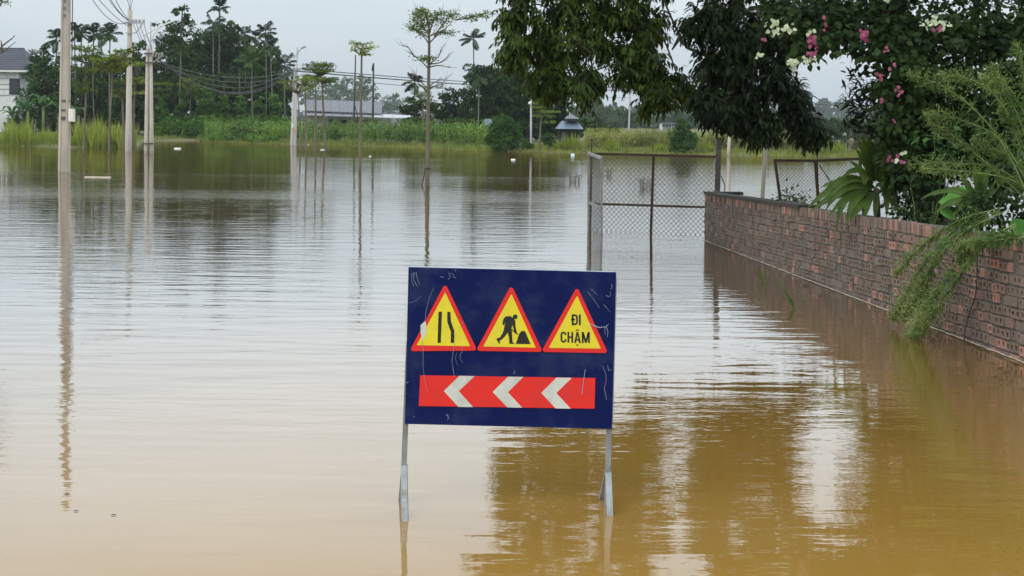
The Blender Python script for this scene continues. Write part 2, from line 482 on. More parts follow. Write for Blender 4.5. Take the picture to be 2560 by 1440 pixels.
def water_material():
    m, t, out = mat_new('muddy flood water')
    # silty body under a mirror-like skin; the mirror takes over as the view grows flatter
    b = N(t, 'ShaderNodeBsdfDiffuse')
    gl = N(t, 'ShaderNodeBsdfGlossy', i_Roughness=0.03)
    lw = N(t, 'ShaderNodeLayerWeight', i_Blend=0.5)
    fr_ = N(t, 'ShaderNodeMapRange')
    for i, q in zip((1, 2, 3, 4), (.635, .89, .05, .94)): fr_.inputs[i].default_value = q
    t.links.new(lw.outputs['Facing'], fr_.inputs[0])
    ms = N(t, 'ShaderNodeMixShader')
    t.links.new(fr_.outputs[0], ms.inputs[0]); t.links.new(b.outputs[0], ms.inputs[1]); t.links.new(gl.outputs[0], ms.inputs[2])
    t.links.new(ms.outputs[0], out.inputs['Surface'])
    tc = N(t, 'ShaderNodeTexCoord')
    def noise(sc, scale, detail, rot=0.0, dist=0.0, rough=.5):
        mp = N(t, 'ShaderNodeMapping')
        mp.inputs['Scale'].default_value = (*sc, 1)
        mp.inputs['Rotation'].default_value = (0, 0, rot)
        t.links.new(tc.outputs['Object'], mp.inputs['Vector'])
        n = N(t, 'ShaderNodeTexNoise', i_Scale=scale, i_Detail=detail, i_Distortion=dist, i_Roughness=rough)
        t.links.new(mp.outputs[0], n.inputs['Vector'])
        return n.outputs['Fac']
    def mth(op, a, b_, c=None):
        n = N(t, 'ShaderNodeMath', operation=op)
        for i, q in enumerate((a, b_, c)):
            if q is None: continue
            if isinstance(q, (int, float)): n.inputs[i].default_value = q
            else: t.links.new(q, n.inputs[i])
        return n.outputs[0]
    def rng_(v, a, b_, c, d):
        n = N(t, 'ShaderNodeMapRange')
        for i, q in zip((1, 2, 3, 4), (a, b_, c, d)): n.inputs[i].default_value = q
        t.links.new(v, n.inputs[0])
        return n.outputs[0]
    # long low swell from the breeze, ripples on it, fine wrinkles; the breeze comes in patches
    swell = noise((.28, 1.0), 2.5, 1.2, rad(4))
    ripple = noise((.26, 1.0), 6.0, 2.0, rad(-6), .3)
    fine = noise((.5, 1.0), 15.0, 2.0, rad(10), .6)
    wind = rng_(noise((.35, 1.0), .085, 3.0, 0), .36, .66, .25, 1.0)
    gust = rng_(noise((.12, 1.0), .16, 2.0, rad(3)), .52, .66, 0.0, 1.0)
    # trees shelter the far side; the shallows by the road lie calmer too
    sp_ = N(t, 'ShaderNodeSeparateXYZ'); t.links.new(tc.outputs['Object'], sp_.inputs[0])
    open_ = mth('MULTIPLY', rng_(sp_.outputs['Y'], 45, 95, 1.0, .38), rng_(sp_.outputs['Y'], 8.5, 15, .6, 1.0))
    wind = mth('MULTIPLY', wind, open_)
    h = mth('MULTIPLY', mth('MULTIPLY', mth('SUBTRACT', swell, .5), open_), 0.0088)
    h = mth('MULTIPLY_ADD', mth('MULTIPLY', mth('SUBTRACT', ripple, .5), wind), 0.0062, h)
    h = mth('MULTIPLY_ADD', mth('MULTIPLY', mth('SUBTRACT', fine, .5), mth('ADD', mth('MULTIPLY', wind, .55), mth('MULTIPLY', gust, .9))), 0.0026, h)
    bp = N(t, 'ShaderNodeBump', i_Strength=1.0, i_Distance=1.0)
    t.links.new(h, bp.inputs['Height'])
    t.links.new(bp.outputs[0], gl.inputs['Normal'])
    silt = noise((1, 1), .35, 5.0, 0, .5)
    mx = N(t, 'ShaderNodeMix', data_type='RGBA')
    mx.inputs[6].default_value = (.275, .148, .026, 1); mx.inputs[7].default_value = (.300, .170, .040, 1)
    t.links.new(rng_(silt, .35, .65, 0, 1), mx.inputs[0])
    t.links.new(mx.outputs[2], b.inputs['Color'])
    return m
M['water'] = water_material()
mb = MB()
mb.add([(-1350, -55, 0), (1350, -55, 0), (1350, 1380, 0), (-1350, 1380, 0)], [(0, 1, 2, 3)])
tag(mb.build('flood_water', M['water']), kind='structure')

# ------------------------------------------------------------------ brick wall on the right
A = W(1760, 600); B = W(2560, 905)
wdir = (B - A); wl = wdir.length; wdir.normalize()
wn = Vector((-wdir.y, wdir.x, 0))
if wn.x > 0: wn = -wn                       # outward: towards the road (left)
zA = P(1768, 485, A.y).z; zB = P(2560, 597, B.y).z
slope = (zB - zA) / wl
LEN = wl + 3.2                              # the wall runs on past the right edge of the picture
THK = 0.23
def wall_top(s):
    return zA + slope * s
def wall_pt(s, z, off=0.0):
    p = A + wdir * s + wn * off
    return Vector((p.x, p.y, z))
def on_wall(px, py, off=0.0):
    """where the sight line through (px, py) meets the wall's face, moved off towards the road"""
    d = ray(px, py)
    o = A + wn * off
    k = (o - CAM).dot(wn) / d.dot(wn)
    return CAM + d * k
wall = empty('brick_wall', (A.x, A.y, 0), 'low weathered brick wall standing in the flood beneath the garden', 'wall')
M['mortar'] = surf('rough cement mortar', (.135, .122, .105), (.085, .078, .067), .95, 7, bump=.9, bscale=55, stain=(.065, .07, .05), sscale=2.2)
M['brick_old'] = surf('weathered brick', (.235, .150, .116), (.110, .084, .068), .9, 16, bump=.5, bscale=70, stain=(.16, .15, .125), sscale=5, island=.55, objrand=.55)
M['brick_red'] = surf('red brick', (.37, .175, .128), (.26, .148, .115), .88, 14, bump=.5, bscale=70, stain=(.22, .17, .14), sscale=4, island=.5, objrand=.5)
M['moss_cap'] = surf('dark mossy cement', (.022, .022, .018), (.04, .042, .03), .95, 9, bump=.8, bscale=40)
core = MB()
c0 = -0.02
vs = []
NSEG = 60
rr = random.Random(3)
for i in range(NSEG + 1):
    s = LEN * i / NSEG
    for off, dz in ((0.0, -1), (0.0, 0), (-THK, 0), (-THK, -1)):
        z = -0.7 if dz else wall_top(s) - 0.012 + rr.uniform(-.006, .006)
        vs.append(wall_pt(s, z, off - 0.012))
fs = []
for i in range(NSEG):
    for k in range(4):
        fs.append((i * 4 + k, i * 4 + (k + 1) % 4, (i + 1) * 4 + (k + 1) % 4, (i + 1) * 4 + k))
fs += [(3, 2, 1, 0), (NSEG * 4, NSEG * 4 + 1, NSEG * 4 + 2, NSEG * 4 + 3)]
core.add(vs, fs).build('mortar_core', M['mortar'], wall)
# the stub that turns away from the road at the far end
stub_dir = -wn
st = MB()
pA = wall_pt(0.13, 0, -THK)
st.beam(Vector((pA.x, pA.y, wall_top(0) / 2 - .36)), Vector((pA.x, pA.y, wall_top(0) / 2 - .36)) + stub_dir * .42, .24, wall_top(0) + .7)
st.build('return_stub', M['mortar'], wall)
cp = MB()
q = wall_pt(0.10, wall_top(0) + .022, .012)
cp.beam(q, q + stub_dir * .70, .30, .05)
q0 = wall_pt(.34, wall_top(.34) + .012, -.10); q1 = wall_pt(6.6, wall_top(6.6) + .010, -.10)
cp.beam(q0, q1, .27, .05)
cp.build('cap', M['moss_cap'], wall)

def brick_variant(w, h, holes, depth=.05, jit=0.0):
    """end of a hollow brick: a face in the x/z plane looking to -y, its holes real recesses"""
    vs, fs = [], []
    jr = random.Random(int(w * 1e4) + holes * 7 + int(jit * 1e4))
    n = max(holes, 1)
    cw = w / n
    bev = .004
    for c in range(n):
        x0 = -w / 2 + c * cw; x1 = x0 + cw
        b = len(vs)
        e0 = bev if c == 0 else 0; e1 = bev if c == n - 1 else 0
        outer = [(x0 + e0, bev), ((x0 + x1) / 2, bev), (x1 - e1, bev), (x1 - e1, h / 2), (x1 - e1, h - bev), ((x0 + x1) / 2, h - bev), (x0 + e0, h - bev), (x0 + e0, h / 2)]
        vs += [(x + jr.uniform(-jit, jit), jr.uniform(-jit, jit), z + jr.uniform(-jit, jit)) for x, z in outer]
        if holes:
            cx, cz = (x0 + x1) / 2, h / 2
            rx, rz = cw * .26, h * .30
            ang = [225, 270, 315, 0, 45, 90, 135, 180]
            ring = [(cx + rx * math.cos(rad(a)) * 1.1, cz + rz * math.sin(rad(a)) * 1.1) for a in ang]
            vs += [(x, 0.001, z) for x, z in ring]
            vs += [(x, .035, z) for x, z in ring]
            for i in range(8):
                j = (i + 1) % 8
                fs.append((b + i, b + j, b + 8 + j, b + 8 + i))
                fs.append((b + 8 + i, b + 8 + j, b + 16 + j, b + 16 + i))
            fs.append(tuple(b + 16 + i for i in range(8)))
        else:
            fs.append(tuple(b + i for i in range(8)))
    b = len(vs)
    vs += [(-w / 2, .006, 0), (w / 2, .006, 0), (w / 2, .006, h), (-w / 2, .006, h), (-w / 2, depth, 0), (w / 2, depth, 0), (w / 2, depth, h), (-w / 2, depth, h)]
    fs += [(b, b + 1, b + 5, b + 4), (b + 1, b + 2, b + 6, b + 5), (b + 2, b + 3, b + 7, b + 6), (b + 3, b, b + 4, b + 7)]
    l = 7; last = (n - 1) * (24 if holes else 8)
    # bevel strips between the face edge and the body
    top = [c * (24 if holes else 8) for c in range(n)]
    fs.append((0, b, b + 3, 6, 7))
    fs.append((last + 2, last + 3, last + 4, b + 2, b + 1))
    lo = [0, 1, 2]; hi = [6, 5, 4]
    if n == 2:
        lo = [0, 1, 2, top[1] + 1, top[1] + 2]; hi = [6, 5, 4, top[1] + 5, top[1] + 4]
    fs.append(tuple([b] + [b + 1] + lo[::-1]))
    fs.append(tuple([b + 3] + hi + [b + 2]))
    return vs, fs
CH = 0.108
BH = 0.089
kinds = [brick_variant(.098, BH, 1, jit=.003), brick_variant(.098, BH, 0, jit=.004), brick_variant(.200, BH, 2, jit=.003), brick_variant(.200, BH, 0, jit=.004), brick_variant(.098, BH, 1, jit=.005), brick_variant(.060, .125, 0, jit=.003)]
kw = [.098, .098, .200, .200, .098, .060]
brick_me = {}
def brick_mesh(k, red):
    if (k, red) not in brick_me:
        me = bpy.data.meshes.new('brick')
        me.from_pydata(kinds[k][0], [], kinds[k][1]); me.update()
        me.materials.append(M['brick_red'] if red else M['brick_old'])
        brick_me[(k, red)] = me
    return brick_me[(k, red)]
br = random.Random(21)
bricks = []
tilt = math.atan(slope)
for c in range(0, 16):
    s = 0.01 + (0.045 if c % 2 else 0) + br.uniform(0, .03)
    while s < LEN - .1:
        # near the far end the wall is soldier-laid on top; other courses are brick ends
        if c == 0:
            k = 5
        else:
            k = br.choices([0, 1, 2, 3, 4], [.36, .2, .17, .07, .2])[0]
        w_ = kw[k]
        h = .125 if c == 0 else BH
        zt = wall_top(s) - .005 - (0 if c == 0 else .137 + (c - 1) * CH)
        z = zt - h + br.uniform(-.007, .007) + .006 * math.sin(s * 1.9 + c)
        if z + h > -.06 and br.random() > .02:
            near = s / LEN
            pr = .05 + .30 * max(0, near - .45) ** 1.2 * 1.6
            if c == 0: pr = max(pr, .12 + .25 * near)
            red = br.random() < pr
            bricks.append((s + w_ / 2, z, k, red, br.uniform(-.006, .016) + (.014 if br.random() < .08 else 0), br.uniform(-.05, .05)))
        s += w_ + br.uniform(.008, .016)
# the 300 bricks that show largest are parts; the rest are one part
vis = [b_ for b_ in bricks if b_[0] < wl + .1]
vis_sorted = sorted(vis, key=lambda b_: -b_[0])
near_set = set(id(b_) for b_ in [b_ for b_ in vis_sorted if b_[1] + BH > .005][:300])
ang = math.atan2(wdir.y, wdir.x)
Rm = Matrix.Rotation(ang, 4, 'Z')
# local x along the wall, local -y outward
flip = (Rm @ Vector((0, -1, 0))).dot(wn) < 0
if flip:
    Rm = Matrix.Rotation(ang + math.pi, 4, 'Z')
jv = {False: ([], [], 0), True: ([], [], 0)}
rest = {False: MB(), True: MB()}
for b_ in bricks:
    s, z, k, red, prd, tl = b_
    Mx = Matrix.Translation(wall_pt(s, z, prd)) @ Rm @ Matrix.Rotation((-tilt if not flip else tilt) + tl * .4, 4, 'Y') @ Matrix.Rotation(tl, 4, 'Z')
    if id(b_) in near_set:
        o = bpy.data.objects.new('brick', brick_mesh(k, red))
        col.objects.link(o); o.parent = wall
        o.matrix_local = Matrix.Translation(-org(wall)) @ Mx
    else:
        rest[red].add([Mx @ Vector(v) for v in kinds[k][0]], kinds[k][1])
for red in (False, True):
    tag(rest[red].build('bricks', M['brick_red'] if red else M['brick_old'], wall), kind='stuff')
# pale scum line where the water laps the wall
sc = MB()
prev = None
n = 240
for i in range(n + 1):
    s = LEN * i / n
    o1 = .016; o2 = .016 + .012 + .018 * abs(math.sin(i * 1.7) * math.sin(i * .61 + 1)) + .008 * br.random()
    sc.v += [wall_pt(s, .005, o1 - .01), wall_pt(s, .006, o2)]
    if i: sc.f.append((2 * i - 2, 2 * i - 1, 2 * i + 1, 2 * i))
M['scum'] = surf('pale scum', (.62, .58, .5), (.4, .34, .25), .6, 20)
sc.build('scum_line', M['scum'], wall)

# garden soil behind the wall
gs = MB()
n = 26
for i in range(n + 1):
    s = LEN * i / n
    zt = wall_top(s) - .13
    fade = min(1.0, max(0.0, (s - 2.0) / 4.0))
    for off in (-THK - .006, -1.2, -2.4, -4.2):
        z = zt * fade - .5 * (1 - fade) - (.0 if off > -1 else .12 * (-off - 1)) + br.uniform(-.04, .02)
        gs.v.append(wall_pt(s, z, off))
for i in range(n):
    for k in range(3):
        a = i * 4 + k
        gs.f.append((a, a + 1, a + 5, a + 4))
tag(gs.build('garden_soil', M['soil'], None, True), kind='structure')

# ------------------------------------------------------------------ chain-link gate
def mesh_panel(mbw, p00, p10, p01, p11, cell, r):
    """diagonal wires over the quad p00-p10 (bottom) p01-p11 (top), clipped to it"""
    Wd = ((p10 - p00).length + (p11 - p01).length) / 2; Hh = ((p01 - p00).length + (p11 - p10).length) / 2
    def at(u, v):
        return (p00 * (1 - u) + p10 * u) * (1 - v) + (p01 * (1 - u) + p11 * u) * v
    n = int((Wd + Hh) / cell)
    for sgn in (1, -1):
        for i in range(-n - 1, n + 2):
            x0 = i * cell; pts = []
            # line x = x0 + sgn*z
            for z in np.linspace(0, Hh, 25):
                x = x0 + (z if sgn > 0 else Hh - z)
                if 0 <= x <= Wd: pts.append((x, z))
            if len(pts) < 2: continue
            a, b = pts[0], pts[-1]
            oy = Vector((0, sgn * r * .9, 0))
            mbw.tube([at(a[0] / Wd, a[1] / Hh) + oy, at(b[0] / Wd, b[1] / Hh) + oy], r, 3, False)
G0 = W(1478, 576); G1 = W(1792, 590)
YG = (G0.y + G1.y) / 2
def gp(px, py):
    t = (px - 1478) / (1792 - 1478)
    return P(px, py, G0.y + (G1.y - G0.y) * t)
gate = empty('chain_link_gate', G0, 'rusty chain-link gate panel standing in the flood beside the brick wall', 'gate')
def post(px0, py0, px1, w, mat, name='post', parent=None, d=None, zb=-.5, fn=gp, py1=585):
    a, b = fn(px0, py0), fn(px1, py1)
    dirv = (b - a); 
    b = a + dirv * ((a.z - zb) / (a.z - b.z))
    return MB().beam(b, a, w, d or w, (1, 0, 0)).build(name, mat, parent)
post(1479, 384, 1475, .05, M['rust'], 'post', gate)
post(1634, 388, 1627, .05, M['rust'], 'post', gate)
po = post(1797, 345, 1790, .10, M['steel_dark'], 'post', gate)
MB().beam(gp(1797, 346) + Vector((0, 0, -.02)), gp(1797, 346) + Vector((0, 0, .012)), .12, .12).build('post_cap', M['rust'], po)
MB().tube([gp(1790, 395 + 0), gp(1784, 410), gp(1783, 425), gp(1790, 436)], .012, 5).build('latch_ring', M['galv'], po)
post(1479.5, 347, 1479, .022, M['rust'], 'rod', gate, fn=gp, zb=gp(1479, 384).z)
post(1632.5, 330, 1632, .008, M['steel_dark'], 'rod', gate, zb=gp(1632, 386).z)
MB().beam(gp(1470, 384), gp(1792, 392), .045, .05).build('top_rail', M['rust'], gate)
MB().beam(gp(1470, 509), gp(1792, 519), .042, .042).build('middle_rail', M['rust'], gate)
wire = MB()
off = Vector((0, .03, 0))
mesh_panel(wire, gp(1476, 592) + off, gp(1786, 600) + off, gp(1478, 388) + off, gp(1790, 394) + off, .103, .0068)
wire.build('wire_mesh', M['wire'], gate)
MB().tube([gp(1803, 440), gp(1812, 462), gp(1812, 481)], .012, 4).build('stay', M['steel_dark'], gate)
# grey leaf standing open towards the camera
H0 = G0.copy(); H1 = W(1504, 584)
def lp(t, py):
    px = 1471 + (1504 - 1471) * t
    return P(px, py, H0.y * (1 - t) + H1.y * t)
leaf = empty('open_gate_leaf', H1, 'narrow grey steel gate leaf swung open in front of the rusty gate', 'gate leaf')
for t, y0 in ((0.0, 382), (1.0, 396)):
    a = lp(t, y0); b = lp(t, 580); b = b + (b - a) * ((b.z + .4) / (a.z - b.z))
    MB().beam(b, a, .042, .042, (1, 0, 0)).build('upright', M['leg_steel'], leaf)
MB().beam(lp(-.03, 383), lp(1.03, 396), .042, .055).build('top_rail', M['leg_steel'], leaf)
MB().beam(lp(0.05, 506), lp(.95, 520), .04, .05).build('middle_rail', M['leg_steel'], leaf)
wire = MB()
mesh_panel(wire, lp(.04, 586), lp(.96, 592), lp(.04, 388), lp(.96, 400), .09, .005)
wire.build('wire_mesh', M['wire'], leaf)
MB().tube([lp(.95, 522), lp(1.0, 530), lp(.8, 531)], .012, 5).build('padlock', surf('green padlock', (.06, .12, .1), rough=.4), leaf)
crv = spline([P(1470, 382, H0.y), P(1458, 378, H0.y), P(1449, 388, H0.y), P(1452, 400, H0.y), P(1457, 412, H0.y)], 10)
MB().tube(list(crv), .010, 5).build('bent_wire', M['steel_dark'], leaf)

# second, leaning fence panel behind the wall
YF = 27.0
f2 = empty('leaning_fence_panel', Vector((P(1945, 480, YF).x, YF, 0)), 'leaning rusty chain-link fence panel behind the wall and broad-leaved plant', 'fence')
def fp(px, py): return P(px, py, YF)
def post2(a_px, a_py, b_px, b_py, w, mat, name, zb=-.45):
    a, b = fp(a_px, a_py), fp(b_px, b_py)
    b = a + (b - a) * ((a.z - zb) / (a.z - b.z))
    return MB().beam(b, a, w, w, (1, 0, 0)).build(name, mat, f2)
post2(1937, 400, 1951, 500, .048, M['rust'], 'post')
post2(2038, 401, 2045, 492, .052, M['rust'], 'post')
post2(2150, 398, 2156, 492, .048, M['rust'], 'post')
post2(2043, 366, 2046, 492, .018, M['steel_dark'], 'rod')
MB().beam(fp(1934, 401), fp(2038, 402), .045, .05).build('top_rail', M['rust'], f2)
MB().beam(fp(2038, 402), fp(2156, 397), .045, .05).build('top_rail', M['rust'], f2)
MB().tube([fp(2048, 412), fp(2090, 475)], .012, 4).build('stay', M['steel_dark'], f2)
for (a, b, c, d) in (((1956, 540), (2046, 540), (1940, 405), (2038, 406)), ((2048, 540), (2158, 540), (2042, 406), (2150, 402))):
    wire = MB()
    mesh_panel(wire, fp(*a), fp(*b), fp(*c), fp(*d), .066, .0048)
    wire.build('wire_mesh', M['wire'], f2)

# ------------------------------------------------------------------ the road-works sign
YS = 8.42
TL, TR, BL, BR = P(1025, 665, YS), P(1547, 685, YS), P(1012, 1060, YS), P(1530, 1073, YS)
sx = (BR - BL); SW = sx.length; sx.normalize()
sz = Vector((-sx.z, 0, sx.x)); sz = (sz - sx * sz.dot(sx)).normalized()
SH = ((TL - BL).dot(sz) + (TR - BR).dot(sz)) / 2
sy = sz.cross(sx)                           # away from the camera
if sy.y < 0: sy = -sy
sign = empty('roadworks_sign', Vector((BL.x + .6, YS, 0)), 'blue roadworks sign with three warning triangles and red chevron bar on steel legs', 'sign')
Ms = Matrix(((sx.x, sy.x, sz.x, BL.x), (sx.y, sy.y, sz.y, BL.y), (sx.z, sy.z, sz.z, BL.z), (0, 0, 0, 1)))
def SP(x, z, dep=0.0):
    return Ms @ Vector((x, -dep, z))
ux, uy = 522.0, 20.0; vx, vy = -13.0, 395.0; det = ux * vy - uy * vx
def S(zx, zy):
    """a point of the sign face, measured on an enlarged crop of the photograph"""
    px, py = 980 + zx / 3.13 - 1025, 640 + zy / 3.13 - 665
    a = (px * vy - py * vx) / det; b = (ux * py - uy * px) / det
    return a * SW, (1 - b) * SH
M['navy'] = surf('navy reflective film', (.002, .007, .062), (.004, .011, .082), .55, 3, spec=.12, stain=(.022, .032, .088), sscale=3.0, bump=.08, bscale=30)
M['sign_red'] = surf('red reflective film', (.74, .030, .024), (.68, .028, .024), .45, 3, spec=.25, stain=(.60, .035, .03), sscale=4)
M['sign_yellow'] = surf('yellow reflective film', (.76, .64, .035), (.70, .58, .032), .45, 3, spec=.25, stain=(.62, .52, .06), sscale=5)
M['sign_black'] = surf('black print', (.012, .012, .012), (.02, .02, .02), .5)
M['sign_white'] = surf('white reflective film', (.62, .62, .56), (.54, .55, .50), .45, 3, stain=(.45, .46, .42), sscale=6)
M['scratch'] = surf('scraped film', (.36, .39, .44), (.16, .19, .28), .6, 25)
# board: a shallow tray over a tube frame
bd = MB()
bd.box((0, 0, 0), (1, 1, 1))
bd.v = [SP(SW / 2 + v.x * SW, SH / 2 + v.z * SH, -.013 + v.y * -.022) for v in bd.v]
board = bd.build('board', M['navy'], sign)
M['board_back'] = surf('bare zinc sheet', (.5, .52, .53), (.42, .44, .46), .45, 6, metal=.5)
fr = MB()
for (x0, z0, x1, z1) in ((.012, .012, SW - .012, .012), (.012, SH - .012, SW - .012, SH - .012), (.012, .03, .012, SH - .03), (SW - .006, .03, SW - .006, SH - .03), (SW / 2, .03, SW / 2, SH - .03)):
    fr.beam(SP(x0, z0, -.040), SP(x1, z1, -.040), .026, .026, sy)
fr.build('frame', M['board_back'], sign)
def flat(polys, name, mat, dep, parent, zoom=True, thick=.0008):
    m_ = MB()
    for poly in polys:
        pts = [S(*p) if zoom else p for p in poly]
        n = len(pts)
        b = len(m_.v)
        m_.v += [SP(x, z, dep) for x, z in pts] + [SP(x, z, dep - thick) for x, z in pts]
        m_.f.append(tuple(b + i for i in range(n)))
        m_.f += [(b + i, b + (i + 1) % n, b + n + (i + 1) % n, b + n + i) for i in range(n)]
    return m_.build(name, mat, parent)
def rounded_tri(c, r, nseg=6):
    """triangle of corners c (zoom px) with rounded corners"""
    out = []
    for i in range(3):
        p0, p1, p2 = Vector(c[i - 1]), Vector(c[i]), Vector(c[(i + 1) % 3])
        a = (p0 - p1).normalized(); b = (p2 - p1).normalized()
        half = math.acos(max(-1, min(1, a.dot(b)))) / 2
        d = r / math.tan(half)
        ctr = p1 + (a + b).normalized() * (r / math.sin(half))
        s_, e_ = p1 + a * d - ctr, p1 + b * d - ctr
        for k in range(nseg + 1):
            t = k / nseg
            v = (s_ * (1 - t) + e_ * t).normalized() * r
            out.append(tuple(ctr + v))
    return out
def circle(cx, cy, r, n=14, sq=1.0):
    return [(cx + r * math.cos(2 * math.pi * k / n), cy + r * sq * math.sin(2 * math.pi * k / n)) for k in range(n)]
D1, D2, D3 = .0022, .0032, .0042
def triangle(o_, i_, label):
    t_ = flat([rounded_tri(o_, 18)], 'warning_triangle', M['sign_red'], D1, sign)
    t_['label'] = label
    flat([rounded_tri(i_, 3, 2)], 'yellow_field', M['sign_yellow'], D2, t_)
    return t_
t1 = triangle([(429, 205), (677, 741), (143, 739)], [(428, 278), (621, 706), (200, 692)], 'left warning triangle, road narrows, film torn at its edge')
flat([[(375, 430), (402, 430), (390, 675), (364, 675)], [(443, 432), (468, 432), (471, 505), (498, 585), (494, 678), (468, 677), (471, 592), (443, 515)]], 'road_narrows_symbol', M['sign_black'], D3, t1)
t2 = triangle([(949, 225), (1193, 759), (666, 743)], [(949, 298), (1138, 724), (724, 709)], 'middle warning triangle with a digging workman')
worker = [(879, 542), (877, 522), (887, 488), (905, 474), (938, 472), (962, 488), (978, 510), (980, 560), (990, 602), (978, 609), (962, 572), (956, 542), (946, 572), (951, 605), (953, 645), (956, 680), (969, 685), (969, 691), (930, 690), (928, 645), (918, 602), (900, 626), (877, 650), (851, 668), (859, 685), (849, 688), (829, 656), (834, 645), (856, 640), (880, 602), (890, 562), (901, 518), (894, 528), (892, 543)]
flat([worker, circle(977, 478, 19), [(940, 578), (946, 572), (1001, 614), (996, 622)], [(980, 692), (1008, 612), (1026, 591), (1050, 591), (1062, 610), (1096, 695)]], 'workman_symbol', M['sign_black'], D3, t2)
t3 = triangle([(1466, 245), (1707, 775), (1180, 758)], [(1465, 318), (1650, 738), (1240, 727)], 'right warning triangle with black lettering')
def rect(x0, y0, x1, y1): return [(x0, y0), (x1, y0), (x1, y1), (x0, y1)]
def bowl(x0, y0, x1, y1, w, open_left=False):
    """outline of a letter D bowl as separate strokes"""
    r = (x1 - x0) * .55
    outer = [(x0, y0), (x1 - r, y0)] + [(x1 - r + r * math.sin(a), y0 + r - r * math.cos(a)) for a in np.linspace(.2, math.pi / 2, 5)] + [(x1 - r + r * math.cos(a), y1 - r + r * math.sin(a)) for a in np.linspace(0, math.pi / 2 - .2, 5)] + [(x1 - r, y1), (x0, y1)]
    ri = max(r - w, 2)
    inner = [(x0, y1 - w), (x1 - w - ri, y1 - w)] + [(x1 - w - ri + ri * math.cos(a), y1 - w - ri + ri * math.sin(a)) for a in np.linspace(math.pi / 2 - .2, 0, 5)] + [(x1 - w - ri + ri * math.sin(a), y0 + w + ri - ri * math.cos(a)) for a in np.linspace(math.pi / 2, .2, 5)] + [(x0, y0 + w)]
    return outer + inner
letters = [bowl(1428, 465, 1470, 550, 14), rect(1422, 465, 1437, 550), rect(1416, 500, 1447, 512), rect(1478, 466, 1493, 551)]
# C
def cee(x0, y0, x1, y1, w):
    cx, r = (x0 + x1) / 2, (x1 - x0) / 2
    o_ = [(x1, y0 + 28), (x1, y0 + r)] + [(cx + r * math.cos(a), y0 + r - r * math.sin(a)) for a in np.linspace(.3, math.pi, 8)] + [(cx + r * math.cos(a), y1 - r - r * math.sin(a)) for a in np.linspace(math.pi, 2 * math.pi - .3, 8)] + [(x1, y1 - r), (x1, y1 - 28)]
    ri = r - w
    i_ = [(x1 - w, y1 - 28), (x1 - w, y1 - r)] + [(cx + ri * math.cos(a), y1 - r - ri * math.sin(a)) for a in np.linspace(2 * math.pi - .3, math.pi, 8)] + [(cx + ri * math.cos(a), y0 + r - ri * math.sin(a)) for a in np.linspace(math.pi, .3, 8)] + [(x1 - w, y0 + r), (x1 - w, y0 + 28)]
    return o_ + i_
letters += [cee(1333, 600, 1379, 687, 14)]
letters += [rect(1387, 602, 1401, 688), rect(1418, 603, 1432, 689), rect(1401, 638, 1418, 651)]
letters += [[(1440, 690), (1459, 604), (1473, 604), (1493, 691), (1478, 691), (1466, 628), (1455, 690)], rect(1455, 660, 1477, 672), rect(1459, 702, 1471, 714),
            [(1450, 596), (1462, 583), (1470, 583), (1482, 597), (1473, 597), (1466, 590), (1459, 596)]]
letters += [rect(1500, 605, 1514, 692), rect(1549, 606, 1563, 693), [(1500, 605), (1515, 605), (1532, 660), (1548, 606), (1563, 606), (1538, 692), (1525, 692)]]
flat(letters, 'lettering', M['sign_black'], D3, t3)
bar = flat([[(225, 930), (1605, 970), (1597, 1212), (212, 1173)]], 'chevron_bar', M['sign_red'], D1, sign)
for ch in ([(535, 938), (655, 942), (528, 1060), (640, 1187), (525, 1184), (410, 1058)], [(918, 950), (1038, 954), (915, 1073), (1027, 1197), (910, 1193), (795, 1070)], [(1300, 962), (1420, 966), (1297, 1085), (1410, 1210), (1290, 1206), (1178, 1082)]):
    flat([ch], 'chevron', M['sign_white'], D2, bar)
tear = flat([[(232, 535), (266, 503), (277, 520), (279, 580), (262, 640), (246, 657), (233, 595)]], 'torn_film', M['sign_white'], D3, sign)
tear['label'] = 'torn patch where the film has come off'
def streak(pts, w0, w1=None):
    w1 = w0 if w1 is None else w1
    out_l, out_r = [], []
    for i, p in enumerate(pts):
        a = Vector(pts[max(i - 1, 0)]); b = Vector(pts[min(i + 1, len(pts) - 1)])
        d = (b - a).normalized(); n_ = Vector((-d.y, d.x)); w = .72 * (w0 + (w1 - w0) * i / (len(pts) - 1))
        out_l.append(tuple(Vector(p) + n_ * w / 2)); out_r.append(tuple(Vector(p) - n_ * w / 2))
    return out_l + out_r[::-1]
